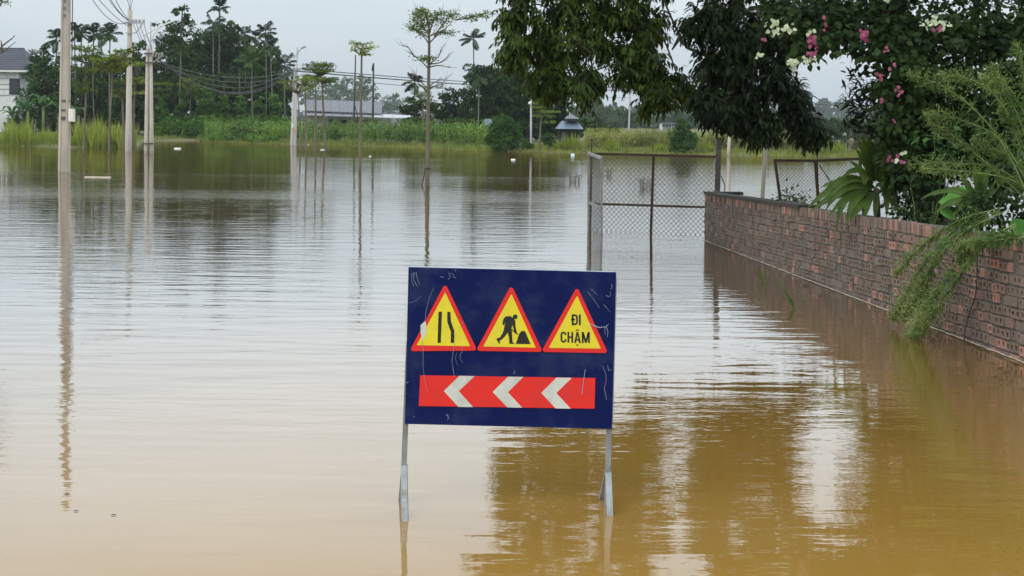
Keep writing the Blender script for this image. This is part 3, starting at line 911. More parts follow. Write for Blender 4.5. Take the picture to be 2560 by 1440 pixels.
scr = [streak([(338, 238), (300, 330), (275, 430), (268, 505)], 2, 4), streak([(246, 655), (252, 740), (248, 860), (262, 980), (282, 1058)], 4, 2), streak([(498, 690), (488, 745), (476, 820), (488, 900), (496, 948)], 4, 3),
       streak([(565, 505), (535, 580), (505, 615), (498, 690)], 2), streak([(556, 700), (560, 745), (540, 770), (545, 810), (562, 836)], 3, 2), streak([(515, 755), (502, 800), (522, 856)], 2),
       streak([(1548, 288), (1590, 340), (1640, 415)], 3), streak([(1578, 268), (1625, 315)], 5, 2), streak([(1675, 392), (1725, 450)], 4, 2), streak([(1735, 228), (1742, 262), (1728, 270)], 4),
       streak([(1692, 318), (1712, 330), (1730, 318), (1726, 285)], 5, 3), streak([(1565, 545), (1640, 572), (1690, 565), (1712, 545)], 14, 4), streak([(1690, 560), (1706, 600), (1700, 650)], 7, 3), streak([(1680, 565), (1684, 630)], 5, 2),
       streak([(1526, 898), (1512, 985), (1499, 1095)], 5, 8), streak([(1660, 870), (1688, 940), (1690, 990), (1675, 1050), (1692, 1142)], 3, 4), streak([(1700, 870), (1712, 915), (1730, 900)], 4), streak([(968, 898), (970, 915), (960, 928)], 5),
       streak([(168, 125), (165, 180), (180, 225)], 5, 3), streak([(185, 118), (182, 175), (208, 230)], 6, 3), streak([(200, 115), (212, 175), (230, 220)], 5, 2), streak([(390, 155), (420, 160)], 4), streak([(458, 125), (470, 158), (452, 178)], 4), streak([(490, 150), (514, 168)], 4), streak([(515, 95), (508, 115)], 4), streak([(470, 130), (500, 140)], 3),
       streak([(430, 1240), (445, 1262), (438, 1290)], 6, 3), streak([(440, 1245), (450, 1280)], 3), streak([(172, 1250), (176, 1265)], 4), streak([(115, 990), (132, 980)], 5), streak([(140, 360), (190, 345), (240, 305)], 2)]
for q in scr:
    flat([q], 'scratch', M['scratch'], D3 + .0008, sign)
# dark smudges of wear along the film's edge and the vertical sheet joint
seam = flat([streak([S_ for S_ in ((928, 105), (922, 480), (915, 900), (905, 1320))], 3)], 'sheet_joint', M['sign_black'], .0010, sign)
# legs, each with a spread foot in front and behind
def leg_set(xt, xb_px, foot_px, foot_py, rear_px, rear_py, yj):
    top = P(xt, 1060 if xt < 1200 else 1072, YS + .025)
    a = P(xb_px, yj, YS + .025)
    low = top + (a - top) * ((top.z + .16) / (top.z - a.z))
    lg = MB().beam(low, SP((top - BL).dot(sx), SH * .5, -.068), .030, .030, (0, 1, 0)).build('leg', M['leg_steel'], sign)
    ft = W(foot_px, foot_py); rt = W(rear_px, rear_py)
    for e, nm in ((ft, 'front_brace'), (rt, 'rear_brace')):
        e2 = a + (e - a) * ((a.z + .05) / a.z)
        MB().beam(e2, a + Vector((0, -.02 if nm[0] == 'f' else .02, 0)), .034, .03, (0, 1, 0)).build(nm, M['leg_steel'], lg)
    return lg
leg_set(1016, 1011, 1013, 1300, 1004, 1248, 1166)
leg_set(1523, 1520, 1525, 1288, 1505, 1248, 1182)

# ------------------------------------------------------------------ utility poles
def hexa(n, r, rot=0.0):
    return [(r * math.cos(2 * math.pi * k / n + rot), r * math.sin(2 * math.pi * k / n + rot)) for k in range(n)]
HPOLY = [(-.5, -.36), (-.36, -.5), (-.24, -.5), (-.20, -.40), (.20, -.40), (.24, -.5), (.36, -.5), (.5, -.36), (.5, .36), (.36, .5), (-.36, .5), (-.5, .36)]
def at_h(base, top, z):
    t = (z - base.z) / (top.z - base.z)
    return base + (top - base) * t
def pole_axis(bx, by, tx, ty, zb=-.5):
    """foot in the water at (bx, by); a second point (tx, ty) on the axis in the same plane"""
    b = W(bx, by); t = P(tx, ty, b.y)
    return b, t
def zpx(py, px, Y): return P(px, py, Y).z

# A: the big concrete pole with a meter box
b, t = pole_axis(160.5, 429, 165, 0)
poleA = empty('concrete_pole', b, 'thick concrete utility pole with a pale meter box strapped to it', 'utility pole')
ax = (t - b) / (t.z - b.z)
def Apt(z): return b + ax * z
HA = 13.2
wA0, wA1 = 26 * PXM(b.y), 19.5 * PXM(b.y)
def wA(z): return wA0 + (wA1 - wA0) * z / t.z
MB().prism(HPOLY, Apt(-.5), Apt(HA), wA(-.5), wA(HA)).build('shaft', M['concrete'], poleA)
zs = zpx(4, 165, b.y)
for k in range(9):
    z = zpx(40, 165, b.y) + k * (zpx(22, 165, b.y) - zpx(40, 165, b.y))
    w_ = wA(z)
    MB().box(Apt(z) + Vector((0, -w_ * .405, 0)), (w_ * .30, .012, .13)).build('rung_hole', M['roof_old'], poleA)
for py in (252, 275, 293, 297):
    z = zpx(py, 161, b.y)
    MB().prism([(x * 1.05, y * 1.05) for x, y in hexa(8, .5 * wA(z) * 1.08, rad(22.5))], Apt(z - .03), Apt(z + .03)).build('strap', M['steel_dark'], poleA)
bx = P(181.5, 288, b.y) + Vector((0, -.12, 0))
mbx = MB().box(bx, (13 * PXM(b.y), .22, 32 * PXM(b.y))).build('meter_box', M['white_plastic'], poleA)
MB().box(bx + Vector((0, -.116, 0)), (10 * PXM(b.y), .01, 28 * PXM(b.y))).build('cover', M['white_plastic'], mbx)
MB().tube(list(spline([P(180, 304, b.y), P(183, 320, b.y), P(181, 341, b.y), P(178, 320, b.y)], 10)), .018, 5).build('hanging_wire', M['black'], poleA)
MB().tube([P(179, 200, b.y), P(180, 120, b.y), P(182, -60, b.y)], .02, 5).build('riser_cable', M['black'], poleA)

# B: slimmer pole with a crossarm
bB, tB = pole_axis(321, 378, 325, 25)
poleB = empty('concrete_pole', bB, 'concrete pole with a crossarm of insulators, left of the twin poles', 'utility pole')
MB().tube([bB + Vector((0, 0, -.5)), bB, tB], [8.6 * PXM(bB.y), 8.6 * PXM(bB.y), 5.6 * PXM(bB.y)], 10).build('shaft', M['concrete'], poleB, True)
def pb(px, py, dy=0.0): return P(px, py, bB.y) + Vector((0, dy, 0))
arm = MB().beam(pb(312, 57, -.2), pb(364, 57, -.2), .12, .12).build('crossarm', M['galv'], poleB)
MB().beam(pb(358, 60, -.2), pb(341, 83, -.2), .07, .07).build('brace', M['galv'], poleB)
MB().beam(pb(316, 83, -.2), pb(341, 83, -.2), .07, .07).build('brace', M['galv'], poleB)
for x in (334, 342, 351, 361):
    MB().tube([pb(x, 56, -.2), pb(x, 54, -.2), pb(x, 52.5, -.2), pb(x, 49.5, -.2)], [.05, .11, .08, .1], 8).build('insulator', M['concrete_grey'], poleB)
for x, w_ in ((320, -4), (325, 0), (330, 4)):
    MB().tube(list(spline([pb(325 + w_ * .6, 28), pb(325 + w_ * .7, 12), pb(x + w_ * 1.4, -12)], 6)), .03, 5).build('lamp_mast', M['galv'], poleB)
MB().beam(pb(321, 16), pb(329, 16), .05, .05).build('mast_clamp', M['galv'], poleB)

# C: twin poles with a street lamp
bC = W(372, 376)
def pc(px, py, dy=0.0): return P(px, py, bC.y) + Vector((0, dy, 0))
poleC = empty('twin_concrete_poles', bC, 'pair of concrete poles clamped together carrying a street lamp on a long arm', 'utility pole')
for x0, x1, yt in ((365.5, 369, 122), (379, 377, 112)):
    q = pc(x0, 376)
    MB().tube([q + Vector((0, 0, -.5)), q, pc(x1, yt)], [5.6 * PXM(bC.y)] * 2 + [4 * PXM(bC.y)], 10).build('shaft', M['concrete'], poleC, True)
for py, x0, x1 in ((359, 359, 385), (157, 364, 390), (134, 362, 384)):
    MB().beam(pc(x0, py, -.2), pc(x1, py, -.2), .08, .10).build('clamp', M['steel_dark'], poleC)
for k, (x, y) in enumerate(((384, 131), (391, 134), (398, 136), (405, 134))):
    MB().tube([pc(x, y + 8, -.3), pc(x + 4, y - 2, -.3)], [.05, .08], 7).build('insulator', M['galv'], poleC)
MB().beam(pc(382, 158, -.2), pc(404, 142, -.2), .07, .07).build('bracket', M['galv'], poleC)
MB().tube([pc(377, 113), pc(377, 55)], .035, 6).build('lamp_mast', M['galv'], poleC)
MB().tube([pc(360, 87.5), pc(404, 64)], .04, 6).build('lamp_arm', M['galv'], poleC)
MB().tube(list(spline([pc(380, 108), pc(382, 92), pc(392, 76), (pc(406, 65))], 8)), .03, 5).build('lamp_arm', M['galv'], poleC)
MB().tube(list(spline([pc(374, 106), pc(371, 96), pc(362, 89)], 6)), .03, 5).build('lamp_arm', M['galv'], poleC)
h0, h1 = pc(402, 65), pc(431, 53)
MB().beam(h0, h1, .22, .09).build('lamp_head', surf('pale lamp housing', (.62, .68, .66), (.5, .56, .55), .4), poleC)

# D: twin poles with a lamp, further off
bD = W(733, 362)
def pd(px, py, dy=0.0): return P(px, py, bD.y) + Vector((0, dy, 0))
poleD = empty('twin_concrete_poles', bD, 'far pair of concrete poles with a street lamp and a red and white plate', 'utility pole')
for x0, x1, yt in ((729.5, 737.5, 166), (737, 741.5, 160)):
    q = pd(x0, 362)
    MB().tube([q + Vector((0, 0, -.5)), q, pd(x1, yt)], [4.2 * PXM(bD.y)] * 2 + [2.8 * PXM(bD.y)], 9).build('shaft', M['concrete_grey'], poleD, True)
MB().tube([pd(742, 162), pd(743, 118)], .035, 6).build('lamp_mast', M['galv'], poleD)
MB().tube([pd(735, 147), pd(747, 126), pd(757, 120)], .04, 6).build('lamp_arm', M['galv'], poleD)
MB().tube(list(spline([pd(743, 150), pd(746, 132), pd(754, 122)], 6)), .03, 5).build('lamp_arm', M['galv'], poleD)
MB().beam(pd(753, 121.5), pd(764, 116.5), .3, .12).build('lamp_head', surf('grey lamp housing', (.2, .21, .22), rough=.5), poleD)
MB().beam(pd(734, 172, -.15), pd(752, 176, -.15), .06, .08).build('crossarm', M['galv'], poleD)
MB().box(pd(732.5, 314, -.22), (4.5 * PXM(bD.y), .02, 10 * PXM(bD.y))).build('number_plate', M['white_plastic'], poleD)
MB().box(pd(736.5, 326, -.22), (4 * PXM(bD.y), .02, 9 * PXM(bD.y))).build('warning_plate', surf('red plate', (.5, .08, .06), (.5, .3, .25), .6, 30), poleD)

def thin_pole(name, label, cat, bpt, tpt, r0, r1, mat, group=None):
    e = empty(name, bpt, label, cat, group)
    MB().tube([bpt + Vector((0, 0, -.4)), bpt, tpt], [r0, r0, r1], 8).build('shaft', mat, e, True)
    return e
def land(px, Y):
    x = (px - 1280) / F * Y
    return Vector((x, Y, ground_z(x, Y)))
e = thin_pole('timber_pole', 'thin dark pole with a slanting stay, left of two before the long shed', 'pole', land(883, 148), P(889, 137, 148), .11, .06, M['wood_dark'])
MB().tube([P(885, 254, 148), P(898, 310, 148)], .05, 5).build('stay', M['wood_dark'], e)
e = thin_pole('timber_pole', 'thin dark pole right of two before the long shed, hooked top', 'pole', land(931, 150), P(934, 158, 150), .13, .08, M['wood_dark'])
MB().tube(list(spline([P(934, 158, 150), P(931, 166, 150), P(930, 178, 150)], 6)), .06, 5).build('hook', M['wood_dark'], e)
e = thin_pole('lamp_post', 'slim grey lamp post with a white globe beside the layered tree', 'lamp post', land(1327, 113), P(1327.5, 245, 113), .085, .07, M['concrete_grey'])
MB().sphere(P(1325, 258, 113) + Vector((0, -.12, 0)), .13).build('globe', M['foam'], e, True)
MB().beam(P(1325, 258, 113) + Vector((0, -.12, 0)), P(1327.5, 256, 113), .04, .04).build('bracket', M['galv'], e)
e = thin_pole('steel_mast', 'thin far mast carrying wires above the hazy trees right of centre', 'mast', land(1571, 250), P(1577, 190, 250), .17, .10, M['concrete_grey'])
for py, dx in ((221, 8), (230, 10)):
    MB().beam(P(1576 - dx, py, 250), P(1576 + dx, py, 250), .1, .1).build('crossarm', M['steel_dark'], e)
thin_pole('concrete_pole', 'pale square concrete pole on the far bank right of the gate', 'utility pole', W(1821, 389), P(1830, 210, W(1821, 389).y), .115, .09, M['concrete'])
bJ = W(1904, 522)
thin_pole('timber_pole', 'weathered timber pole leaning in the water behind the brick wall', 'pole', bJ, P(1921, 270, bJ.y), .055, .045, M['pole_wood'])
e = thin_pole('timber_pole', 'short thin post on the far bank behind the leaning timber pole', 'pole', W(1918, 392), P(1922, 330, W(1918, 392).y), .07, .06, M['pole_wood'])
MB().tube([P(1919, 380, W(1918, 392).y), P(1925, 396, W(1918, 392).y)], .03, 4).build('prop', M['pole_wood'], e)

# ------------------------------------------------------------------ overhead cables
def cable(pts_a, pts_b, sag, label, group, r=.02, n=14, name='overhead_cable'):
    a, b = Vector(pts_a), Vector(pts_b)
    pts = []
    for i in range(n + 1):
        t = i / n
        p = a + (b - a) * t
        p.z -= sag * 4 * t * (1 - t)
        pts.append(p)
    o = MB().tube(pts, r, 5).build(name, M['cable'])
    tag(o, label, 'cable', group)
    return o
cA = [(232, -5), (234, -8), (268, -12), (278, -10), (296, -6)]
ya = 66.0
for k, (x, y) in enumerate(cA):
    cable(P(x - 30, y - 50, 84), pb(323, (57, 66, 52, 50, 48)[k], -.2), (.9, .3, .35, .4, .3)[k], ('slackest', 'lowest straight', 'third', 'fourth', 'rightmost')[k] + ' overhead cable sagging from upper left to the crossarm pole', 'cables left of the crossarm pole', .022)
for k, (xa, xb) in enumerate(((334, 366), (342, 370), (351, 376), (361, 383))):
    cable(pb(xa, 57, -.2), pc(xb, 124 + k, -.25), .12, ('leftmost', 'second', 'third', 'rightmost')[k] + ' short cable running down from the crossarm pole to the twin poles', 'cables between the crossarm pole and the twin poles', .018)
for k, (y0, y1, sag) in enumerate(((138, 170, 2.0), (141, 172, 2.3), (152, 176, .9), (160, 185, 1.0), (147, 178, 2.2))):
    cable(pc(384 + 3 * k, y0, -.25), pd(736, y1, -.2), sag, ('second lowest sagging', 'lowest sagging', 'highest, tauter', 'taut lower', 'middle sagging')[k] + ' cable strung between the two pairs of twin poles', 'cables between the two pairs of poles', .026, 20)
mast = P(1576, 222, 250)
for k, (y0, y1, r) in enumerate(((172, 218, .045), (178, 226, .06), (190, 244, .03))):
    cable(pd(744, y0, -.2), P(1577, y1, 250), .45, ('uppermost', 'thick middle', 'faint lowest')[k] + ' wire crossing the pale sky behind the bare-branched tree', 'wires crossing the sky', r, 16)
for k, (y0, y1, r) in enumerate(((218, 240, .05), (226, 248, .06), (232, 252, .04))):
    cable(P(1577, y0, 250), P(2420, y1 + 24, 262), 1.2, ('uppermost', 'middle', 'lowest')[k] + ' of three far wires seen under the overhanging tree on the right', 'wires on the right', r, 10)

# ------------------------------------------------------------------ buildings
def quad_panel(mbx_, a, b_, c, d, thick, nvec):
    """slab between four corners"""
    nv = Vector(nvec) * thick
    mbx_.add([a, b_, c, d, a - nv, b_ - nv, c - nv, d - nv], [(0, 1, 2, 3), (7, 6, 5, 4), (0, 4, 5, 1), (1, 5, 6, 2), (2, 6, 7, 3), (3, 7, 4, 0)])
# house at the left edge
YH = 168.0
hp = lambda px, py, dy=0.0: P(px, py, YH) + Vector((0, dy, 0))
house = empty('white_house', Vector((hp(20, 260).x, YH, 0)), 'white house with a dark grey hipped tile roof at the left edge', 'house')
xr = hp(72, 200).x; xl = xr - 10.0; z0 = .2; ze = hp(40, 178).z
hw = MB()
hw.box(((xl + xr) / 2 - .5, YH + 4, (z0 + ze) / 2), (xr - xl - 1.2, 8, ze - z0)); hw.build('wall', M['white_wall'], house)
rt = MB()
zr = hp(20, 117).z; ov = .55
x1, x0_ = xr + .25, xl - ov
rid0, rid1 = Vector((hp(31, 117).x, YH + 4, zr)), Vector((x0_ + 3, YH + 4, zr))
c_ = [Vector((x0_, YH - ov, ze)), Vector((x1, YH - ov, ze)), Vector((x1, YH + 8 + ov, ze)), Vector((x0_, YH + 8 + ov, ze))]
rt.add(c_ + [rid0, rid1], [(0, 1, 4, 5), (1, 2, 4), (2, 3, 5, 4), (3, 0, 5), (3, 2, 1, 0)])
roof = rt.build('roof', M['roof_tile'], house)
for k in range(1, 10):                     # overlapping tile courses on the slope that faces the camera
    t0 = k / 10
    a = c_[0].lerp(rid1, t0); bb = c_[1].lerp(rid0, t0)
    MB().beam(a + Vector((0, -.02, .02)), bb + Vector((0, -.02, .02)), .05, .05).build('tile_course', M['roof_tile'], roof)
MB().tube([c_[1], rid0], .10, 6).build('hip_ridge', M['roof_tile'], roof)
MB().tube([rid0, rid1], .10, 6).build('ridge', M['roof_tile'], roof)
MB().beam(Vector((x0_, YH - ov - .06, ze - .02)), Vector((x1, YH - ov - .06, ze - .02)), .1, .2).build('gutter', M['white_plastic'], roof)
for (xa, xb, ya_, yb) in ((24, 50, 196, 236),):
    wdw = MB().box(hp((xa + xb) / 2, (ya_ + yb) / 2, -.06), ((xb - xa) * PXM(YH), .12, (yb - ya_) * PXM(YH))).build('window', M['wood_dark'], house)
    for k in range(2):
        MB().box(hp(xa + (xb - xa) * (.27 + .46 * k), (ya_ + yb) / 2, -.13), ((xb - xa) * .42 * PXM(YH), .03, (yb - ya_) * .9 * PXM(YH))).build('pane', M['glass'], wdw)
for py in (196, 211, 223, 238):
    MB().beam(hp(-60, py, -.02), hp(24, py, -.02), .06, .04).build('wall_groove', M['roof_old'], house)

# long shed
YB = 158.0
bp_ = lambda px, py, dy=0.0: P(px, py, YB) + Vector((0, dy, 0))
shed = empty('long_shed', Vector((bp_(860, 310).x, YB, 0)), 'long low shed with grey sheet-metal roofs behind the maize field', 'shed')
MB().box(((bp_(766, 300).x + bp_(806, 300).x) / 2, YB + 2.5, (.3 + bp_(780, 287).z) / 2), (40 * PXM(YB), 3, bp_(780, 287).z - .3)).build('white_wall', M['white_wall'], shed)
MB().box(((bp_(806, 300).x + bp_(985, 300).x) / 2, YB + 4.2, (.3 + bp_(880, 283).z) / 2), (178 * PXM(YB), .2, bp_(880, 283).z - .3)).build('back_wall', M['grey_wall'], shed)
MB().beam(bp_(766, 296.5, 1.2), bp_(975, 301, 1.2), .08, .10).build('rail', M['concrete_grey'], shed)
for px in (812, 838, 865, 892, 918, 945, 972):
    q = bp_(px, 292, 1.2)
    MB().beam(Vector((q.x, q.y, .2)), q + Vector((0, 0, .1)), .10, .10).build('post', M['concrete_grey'], shed)
for k, px in enumerate((822, 850, 878, 904, 932)):
    q = bp_(px, 303, 4.05)
    MB().box(q, (15 * PXM(YB), .06, 8 * PXM(YB))).build('opening', M['wood_dark'], shed)
def sheet_roof(mat, xl_, xr_, tly, try_, bly, bry, dback, n, name='roof_panel'):
    """ribbed sheets side by side from eave (front) to ridge (behind)"""
    for k in range(n):
        u0, u1 = k / n, (k + 1) / n - .004
        m_ = MB()
        cor = []
        for u in (u0, u1):
            xx = xl_ + (xr_ - xl_) * u
            cor.append((bp_(xx, bly + (bry - bly) * u, 0), P(xx, tly + (try_ - tly) * u, YB + dback)))
        quad_panel(m_, cor[0][0], cor[1][0], cor[1][1], cor[0][1], .05, (0, 0, 1))
        for j in range(4):
            t = (j + .1) / 4
            m_.beam(cor[0][0].lerp(cor[1][0], t) + Vector((0, 0, .03)), cor[0][1].lerp(cor[1][1], t) + Vector((0, 0, .03)), .05, .06)
        m_.build(name, mat, shed)
sheet_roof(M['roof_sheet'], 764, 955, 249, 255, 276.5, 284, 3.4, 9)
bk = MB(); quad_panel(bk, bp_(764, 278.5, .15), bp_(955, 286, .15), bp_(955, 283, .15), bp_(764, 275.5, .15), .05, (0, -1, 0)); bk.build('eave_gap_shade', M['wood_dark'], shed)  # solid dark strip: the shade under the eave is put into its colour
def shed_lean():
    n = 11
    for k in range(n):
        u0, u1 = k / n, (k + 1) / n - .004
        m_ = MB(); cor = []
        for u in (u0, u1):
            xb_ = 757 + (1030 - 757) * u
            xt_ = 758 + (1035 - 758) * u
            cor.append((P(xb_, 287.5 + 8 * u, YB - 1.2), P(xt_, 277.5 + 11 * u, YB + .9)))
        quad_panel(m_, cor[0][0], cor[1][0], cor[1][1], cor[0][1], .05, (0, 0, 1))
        m_.build('lean_to_panel', M['roof_pale'] if k > 6 else M['roof_sheet'], shed)
shed_lean()

# pavilion with a blue roof, and small buildings beyond
YQ = 128.0
qp = lambda px, py, dy=0.0: P(px, py, YQ) + Vector((0, dy, 0))
pav = empty('blue_roof_house', Vector((qp(1420, 355).x, YQ, .3)), 'dark timber house with a blue metal roof and small upper roof under the trees', 'house')
MB().box(((qp(1398, 340).x + qp(1446, 340).x) / 2, YQ + 2, (qp(1420, 320).z + .2) / 2), (48 * PXM(YQ), 3.4, qp(1420, 320).z - .2)).build('wall', M['wood_dark'], pav)
MB().box(qp(1409, 342, .25), (9 * PXM(YQ), .08, 22 * PXM(YQ))).build('door', M['roof_old'], pav)
MB().box(qp(1432, 337, .25), (12 * PXM(YQ), .08, 9 * PXM(YQ))).build('window', M['glass'], pav)
def hip(c_x0, c_x1, yb, yt, tx0, tx1, depth, mat, name, yoff=0.0):
    m_ = MB()
    z_b = qp(c_x0, yb).z; z_t = qp(tx0, yt).z
    e_ = [Vector((qp(c_x0, yb).x, YQ + yoff - .6, z_b)), Vector((qp(c_x1, yb).x, YQ + yoff - .6, z_b)), Vector((qp(c_x1, yb).x, YQ + depth + .6, z_b)), Vector((qp(c_x0, yb).x, YQ + depth + .6, z_b))]
    r0, r1 = Vector((qp(tx0, yt).x, YQ + (depth + yoff) / 2, z_t)), Vector((qp(tx1, yt).x, YQ + (depth + yoff) / 2, z_t))
    m_.add(e_ + [r0, r1], [(0, 1, 5, 4), (1, 2, 5), (2, 3, 4, 5), (3, 0, 4), (3, 2, 1, 0)])
    return m_.build(name, mat, pav)
hip(1390, 1458, 322, 302, 1406, 1446, 4.0, M['roof_blue'], 'roof')
up_ = hip(1413, 1450, 296.5, 286, 1424, 1434, 2.6, M['roof_old'], 'upper_roof', 1.2)
MB().box(((qp(1418, 300).x + qp(1444, 300).x) / 2, YQ + 2, qp(1430, 299).z), (26 * PXM(YQ), 1.6, 8 * PXM(YQ))).build('upper_wall', M['roof_old'], pav)
MB().tube([qp(1428, 288, 1.9), qp(1421, 276, 1.9), qp(1417, 265, 1.9)], [.10, .05, .02], 6).build('finial', M['roof_pale'], up_)
YK = 131.0
kp = lambda px, py, dy=0.0: P(px, py, YK) + Vector((0, dy, 0))
hut = empty('small_hut', Vector((kp(1217, 350).x, YK, .3)), 'small hut with a grey-blue roof half hidden left of the round bush', 'hut')
m_ = MB(); e0, e1 = kp(1204, 313), kp(1232, 314)
m_.add([e0, e1, e1 + Vector((0, 3, 0)), e0 + Vector((0, 3, 0)), kp(1211, 297, 1.5), kp(1228, 297, 1.5)], [(0, 1, 5, 4), (1, 2, 5), (2, 3, 4, 5), (3, 0, 4), (3, 2, 1, 0)])
m_.build('roof', M['roof_blue'], hut)
MB().box((kp(1218, 320).x, YK + 1.5, kp(1218, 314).z / 2 + .1), (22 * PXM(YK), 2.4, kp(1218, 314).z - .2)).build('wall', M['wood_dark'], hut)
MB().box(kp(1219, 322, .28), (6 * PXM(YK), .05, 14 * PXM(YK))).build('door', M['roof_old'], hut)
YV = 330.0
fb = empty('far_building', Vector((P(1668, 318, YV).x, YV, .5)), 'pale far building glimpsed through the hazy trees behind the gate', 'building')
MB().box((P(1668, 316, YV).x, YV + 3, P(1668, 310, YV).z / 2), (26 * PXM(YV), 5, P(1668, 309, YV).z)).build('wall', M['white_wall'], fb)
MB().beam(P(1653, 308, YV - .3), P(1683, 308, YV - .3), 6, .3).build('roof', M['roof_old'], fb)
for k in range(3):
    MB().box(P(1660 + 8 * k, 315, YV - .05) + Vector((0, .5, 0)), (3.2 * PXM(YV), .12, 6 * PXM(YV))).build('window', M['glass'], fb)

# ------------------------------------------------------------------ far trees
def clump_leaves(c, r, n, size, droop=.3, wr=.55, tmpl=TRI2, flat=1.0, shell=.45):
    """leaves in little clumps through an ellipsoid: a lumpy outline with gaps"""
    c = np.array(c, float); r = np.array(r, float)
    k = max(6, int(n / 42))
    d = rdir(k)
    u = rng.uniform(shell, 1.0, k) ** .6
    u *= 1 + .22 * np.sin(3.1 * d[:, 0] + c[0]) * np.sin(2.7 * d[:, 2] + c[2]) + rng.normal(0, .07, k)
    cc = c + d * u[:, None] * r
    cr = rng.uniform(.16, .30, k)
    idx = rng.integers(0, k, n)
    dd = rdir(n)
    pos = cc[idx] + dd * (rng.uniform(.2, 1, n) ** .5 * cr[idx])[:, None] * r * np.array([1, 1, .8 * flat])
    T = dd * .8 + d[idx] * .5 + rng.normal(0, .5, (n, 3)); T[:, 2] -= droop
    Nn = d[idx] * .6 + dd * .5 + np.array([0, 0, .7]) + rng.normal(0, .35, (n, 3))
    L = size * rng.uniform(.6, 1.4, n)
    return leaves(pos, T, Nn, L, L * wr, tmpl)
def trunk_mesh(base, top, r0, r1, limbs=(), n=8, lr=.4):
    m_ = MB()
    mid = base.lerp(top, .5) + Vector((R.uniform(-.25, .25), 0, 0)) * (top - base).length * .1
    m_.tube([base + Vector((0, 0, -.4)), base, mid, top], [r0 * 1.15, r0, (r0 + r1) / 2, r1], n)
    for l in limbs:
        s = base.lerp(top, R.uniform(.45, .85)); l = Vector(l)
        m = s.lerp(l, .5) + Vector((0, 0, -.06 * (l - s).length))
        m_.tube([s, m, l], [r1 * .8, r1 * .55, r1 * .2], 6)
    return m_
def broad_tree(name, label, blobs, Y, mat, trunk_px=None, size=.31, dens=150, cat='tree', group=None, bark='bark', ztop=None, dy=1.0, r0=.16, base=None, wr=.62):
    s = PXM(Y)
    cx = trunk_px if trunk_px is not None else sum(b_[0] for b_ in blobs) / len(blobs)
    bs = base if base is not None else land(cx, Y)
    e = empty(name, bs, label, cat, group)
    parts = []; limbs = []
    for b_ in blobs:
        px, py, rx, ry = b_[:4]
        dz = b_[4] if len(b_) > 4 else R.uniform(-.4, .4) * rx * s
        c = P(px, py, Y + dz); rx, ry = rx * 1.08, ry * 1.08
        rr_ = (rx * s, max(rx, ry) * s * .8 * dy, ry * s)
        n = int(dens * rr_[0] * rr_[2] * 4 / (size / .27) ** 2) + 30
        parts.append(clump_leaves(c, rr_, n, size, wr=wr)); limbs.append(c)
    top = max((Vector(l) for l in limbs), key=lambda v: v.z)
    trunk_mesh(bs, Vector((bs.x * .6 + top.x * .4, bs.y, top.z)), r0, r0 * .45, limbs).build('trunk', M[bark], e, True)
    build_np('crown', parts, mat, e)
    return e
FT = 'broadleaf trees behind the flood'
broad_tree('broadleaf_tree', 'broad leafy tree filling the gap left of the crossarm pole', [(260, 170, 40, 40), (300, 190, 44, 46), (225, 200, 36, 40), (280, 230, 60, 44), (310, 150, 24, 24)], 168, M['leaf_forest2'], 270, group=FT)
broad_tree('broadleaf_tree', 'leafy tree filling the gap behind the twin poles', [(385, 190, 36, 40), (400, 230, 40, 44), (372, 160, 24, 24), (420, 190, 30, 36)], 170, M['leaf_forest'], 392, group=FT)
broad_tree('broadleaf_tree', 'leafy tree behind the house corner', [(92, 215, 24, 30), (98, 180, 20, 22), (90, 250, 30, 34)], 178, M['leaf_forest'], 66, group=FT)
broad_tree('broadleaf_tree', 'dark round tree between the white house and the thick concrete pole', [(115, 205, 42, 60), (150, 235, 40, 55), (104, 140, 24, 22), (90, 250, 40, 40), (135, 160, 30, 30)], 152, M['leaf_forest'], 120, group=FT)
broad_tree('broadleaf_tree', 'dark tree behind the reeds, right of the thick concrete pole', [(205, 235, 40, 55), (235, 250, 45, 55), (200, 190, 25, 25), (280, 265, 40, 40)], 160, M['leaf_forest'], 225, group=FT)
broad_tree('broadleaf_tree', 'dark tree behind the crossarm pole', [(345, 160, 32, 32), (350, 210, 40, 45), (320, 260, 40, 45), (368, 250, 35, 50), (345, 125, 22, 18)], 162, M['leaf_forest'], 345, group=FT)
broad_tree('broadleaf_tree', 'tall airy tree with a ragged top right of the street lamp', [(447, 48, 22, 26), (412, 64, 26, 12), (462, 22, 14, 8), (438, 82, 36, 26), (478, 95, 38, 28), (430, 120, 38, 26), (405, 150, 30, 16), (470, 135, 44, 36), (412, 108, 24, 14)], 166, M['leaf_forest'], 450, size=.34, dens=110, group=FT)
broad_tree('broadleaf_tree', 'dense dark tree under the tallest palms', [(535, 115, 50, 40), (520, 165, 60, 55), (560, 95, 35, 28), (500, 120, 38, 32)], 170, M['leaf_forest'], 530, group=FT)
broad_tree('broadleaf_tree', 'dark tree right of the tallest palms with a sprig against the sky', [(600, 130, 48, 42), (585, 60, 14, 14), (578, 78, 22, 18), (625, 180, 50, 50), (575, 180, 40, 50), (640, 135, 30, 30)], 172, M['leaf_forest2'], 600, size=.32, group=FT)
broad_tree('broadleaf_tree', 'dark tree at the right end of the palm grove', [(668, 170, 36, 46), (690, 225, 38, 42), (650, 225, 40, 40), (715, 215, 26, 30)], 168, M['leaf_forest'], 675, group=FT)
broad_tree('broadleaf_tree', 'dark leafy tree low behind the vine columns', [(450, 200, 50, 46), (490, 230, 55, 46), (420, 235, 40, 50), (545, 230, 50, 46), (600, 235, 45, 40)], 165, M['leaf_forest2'], 480, group=FT)
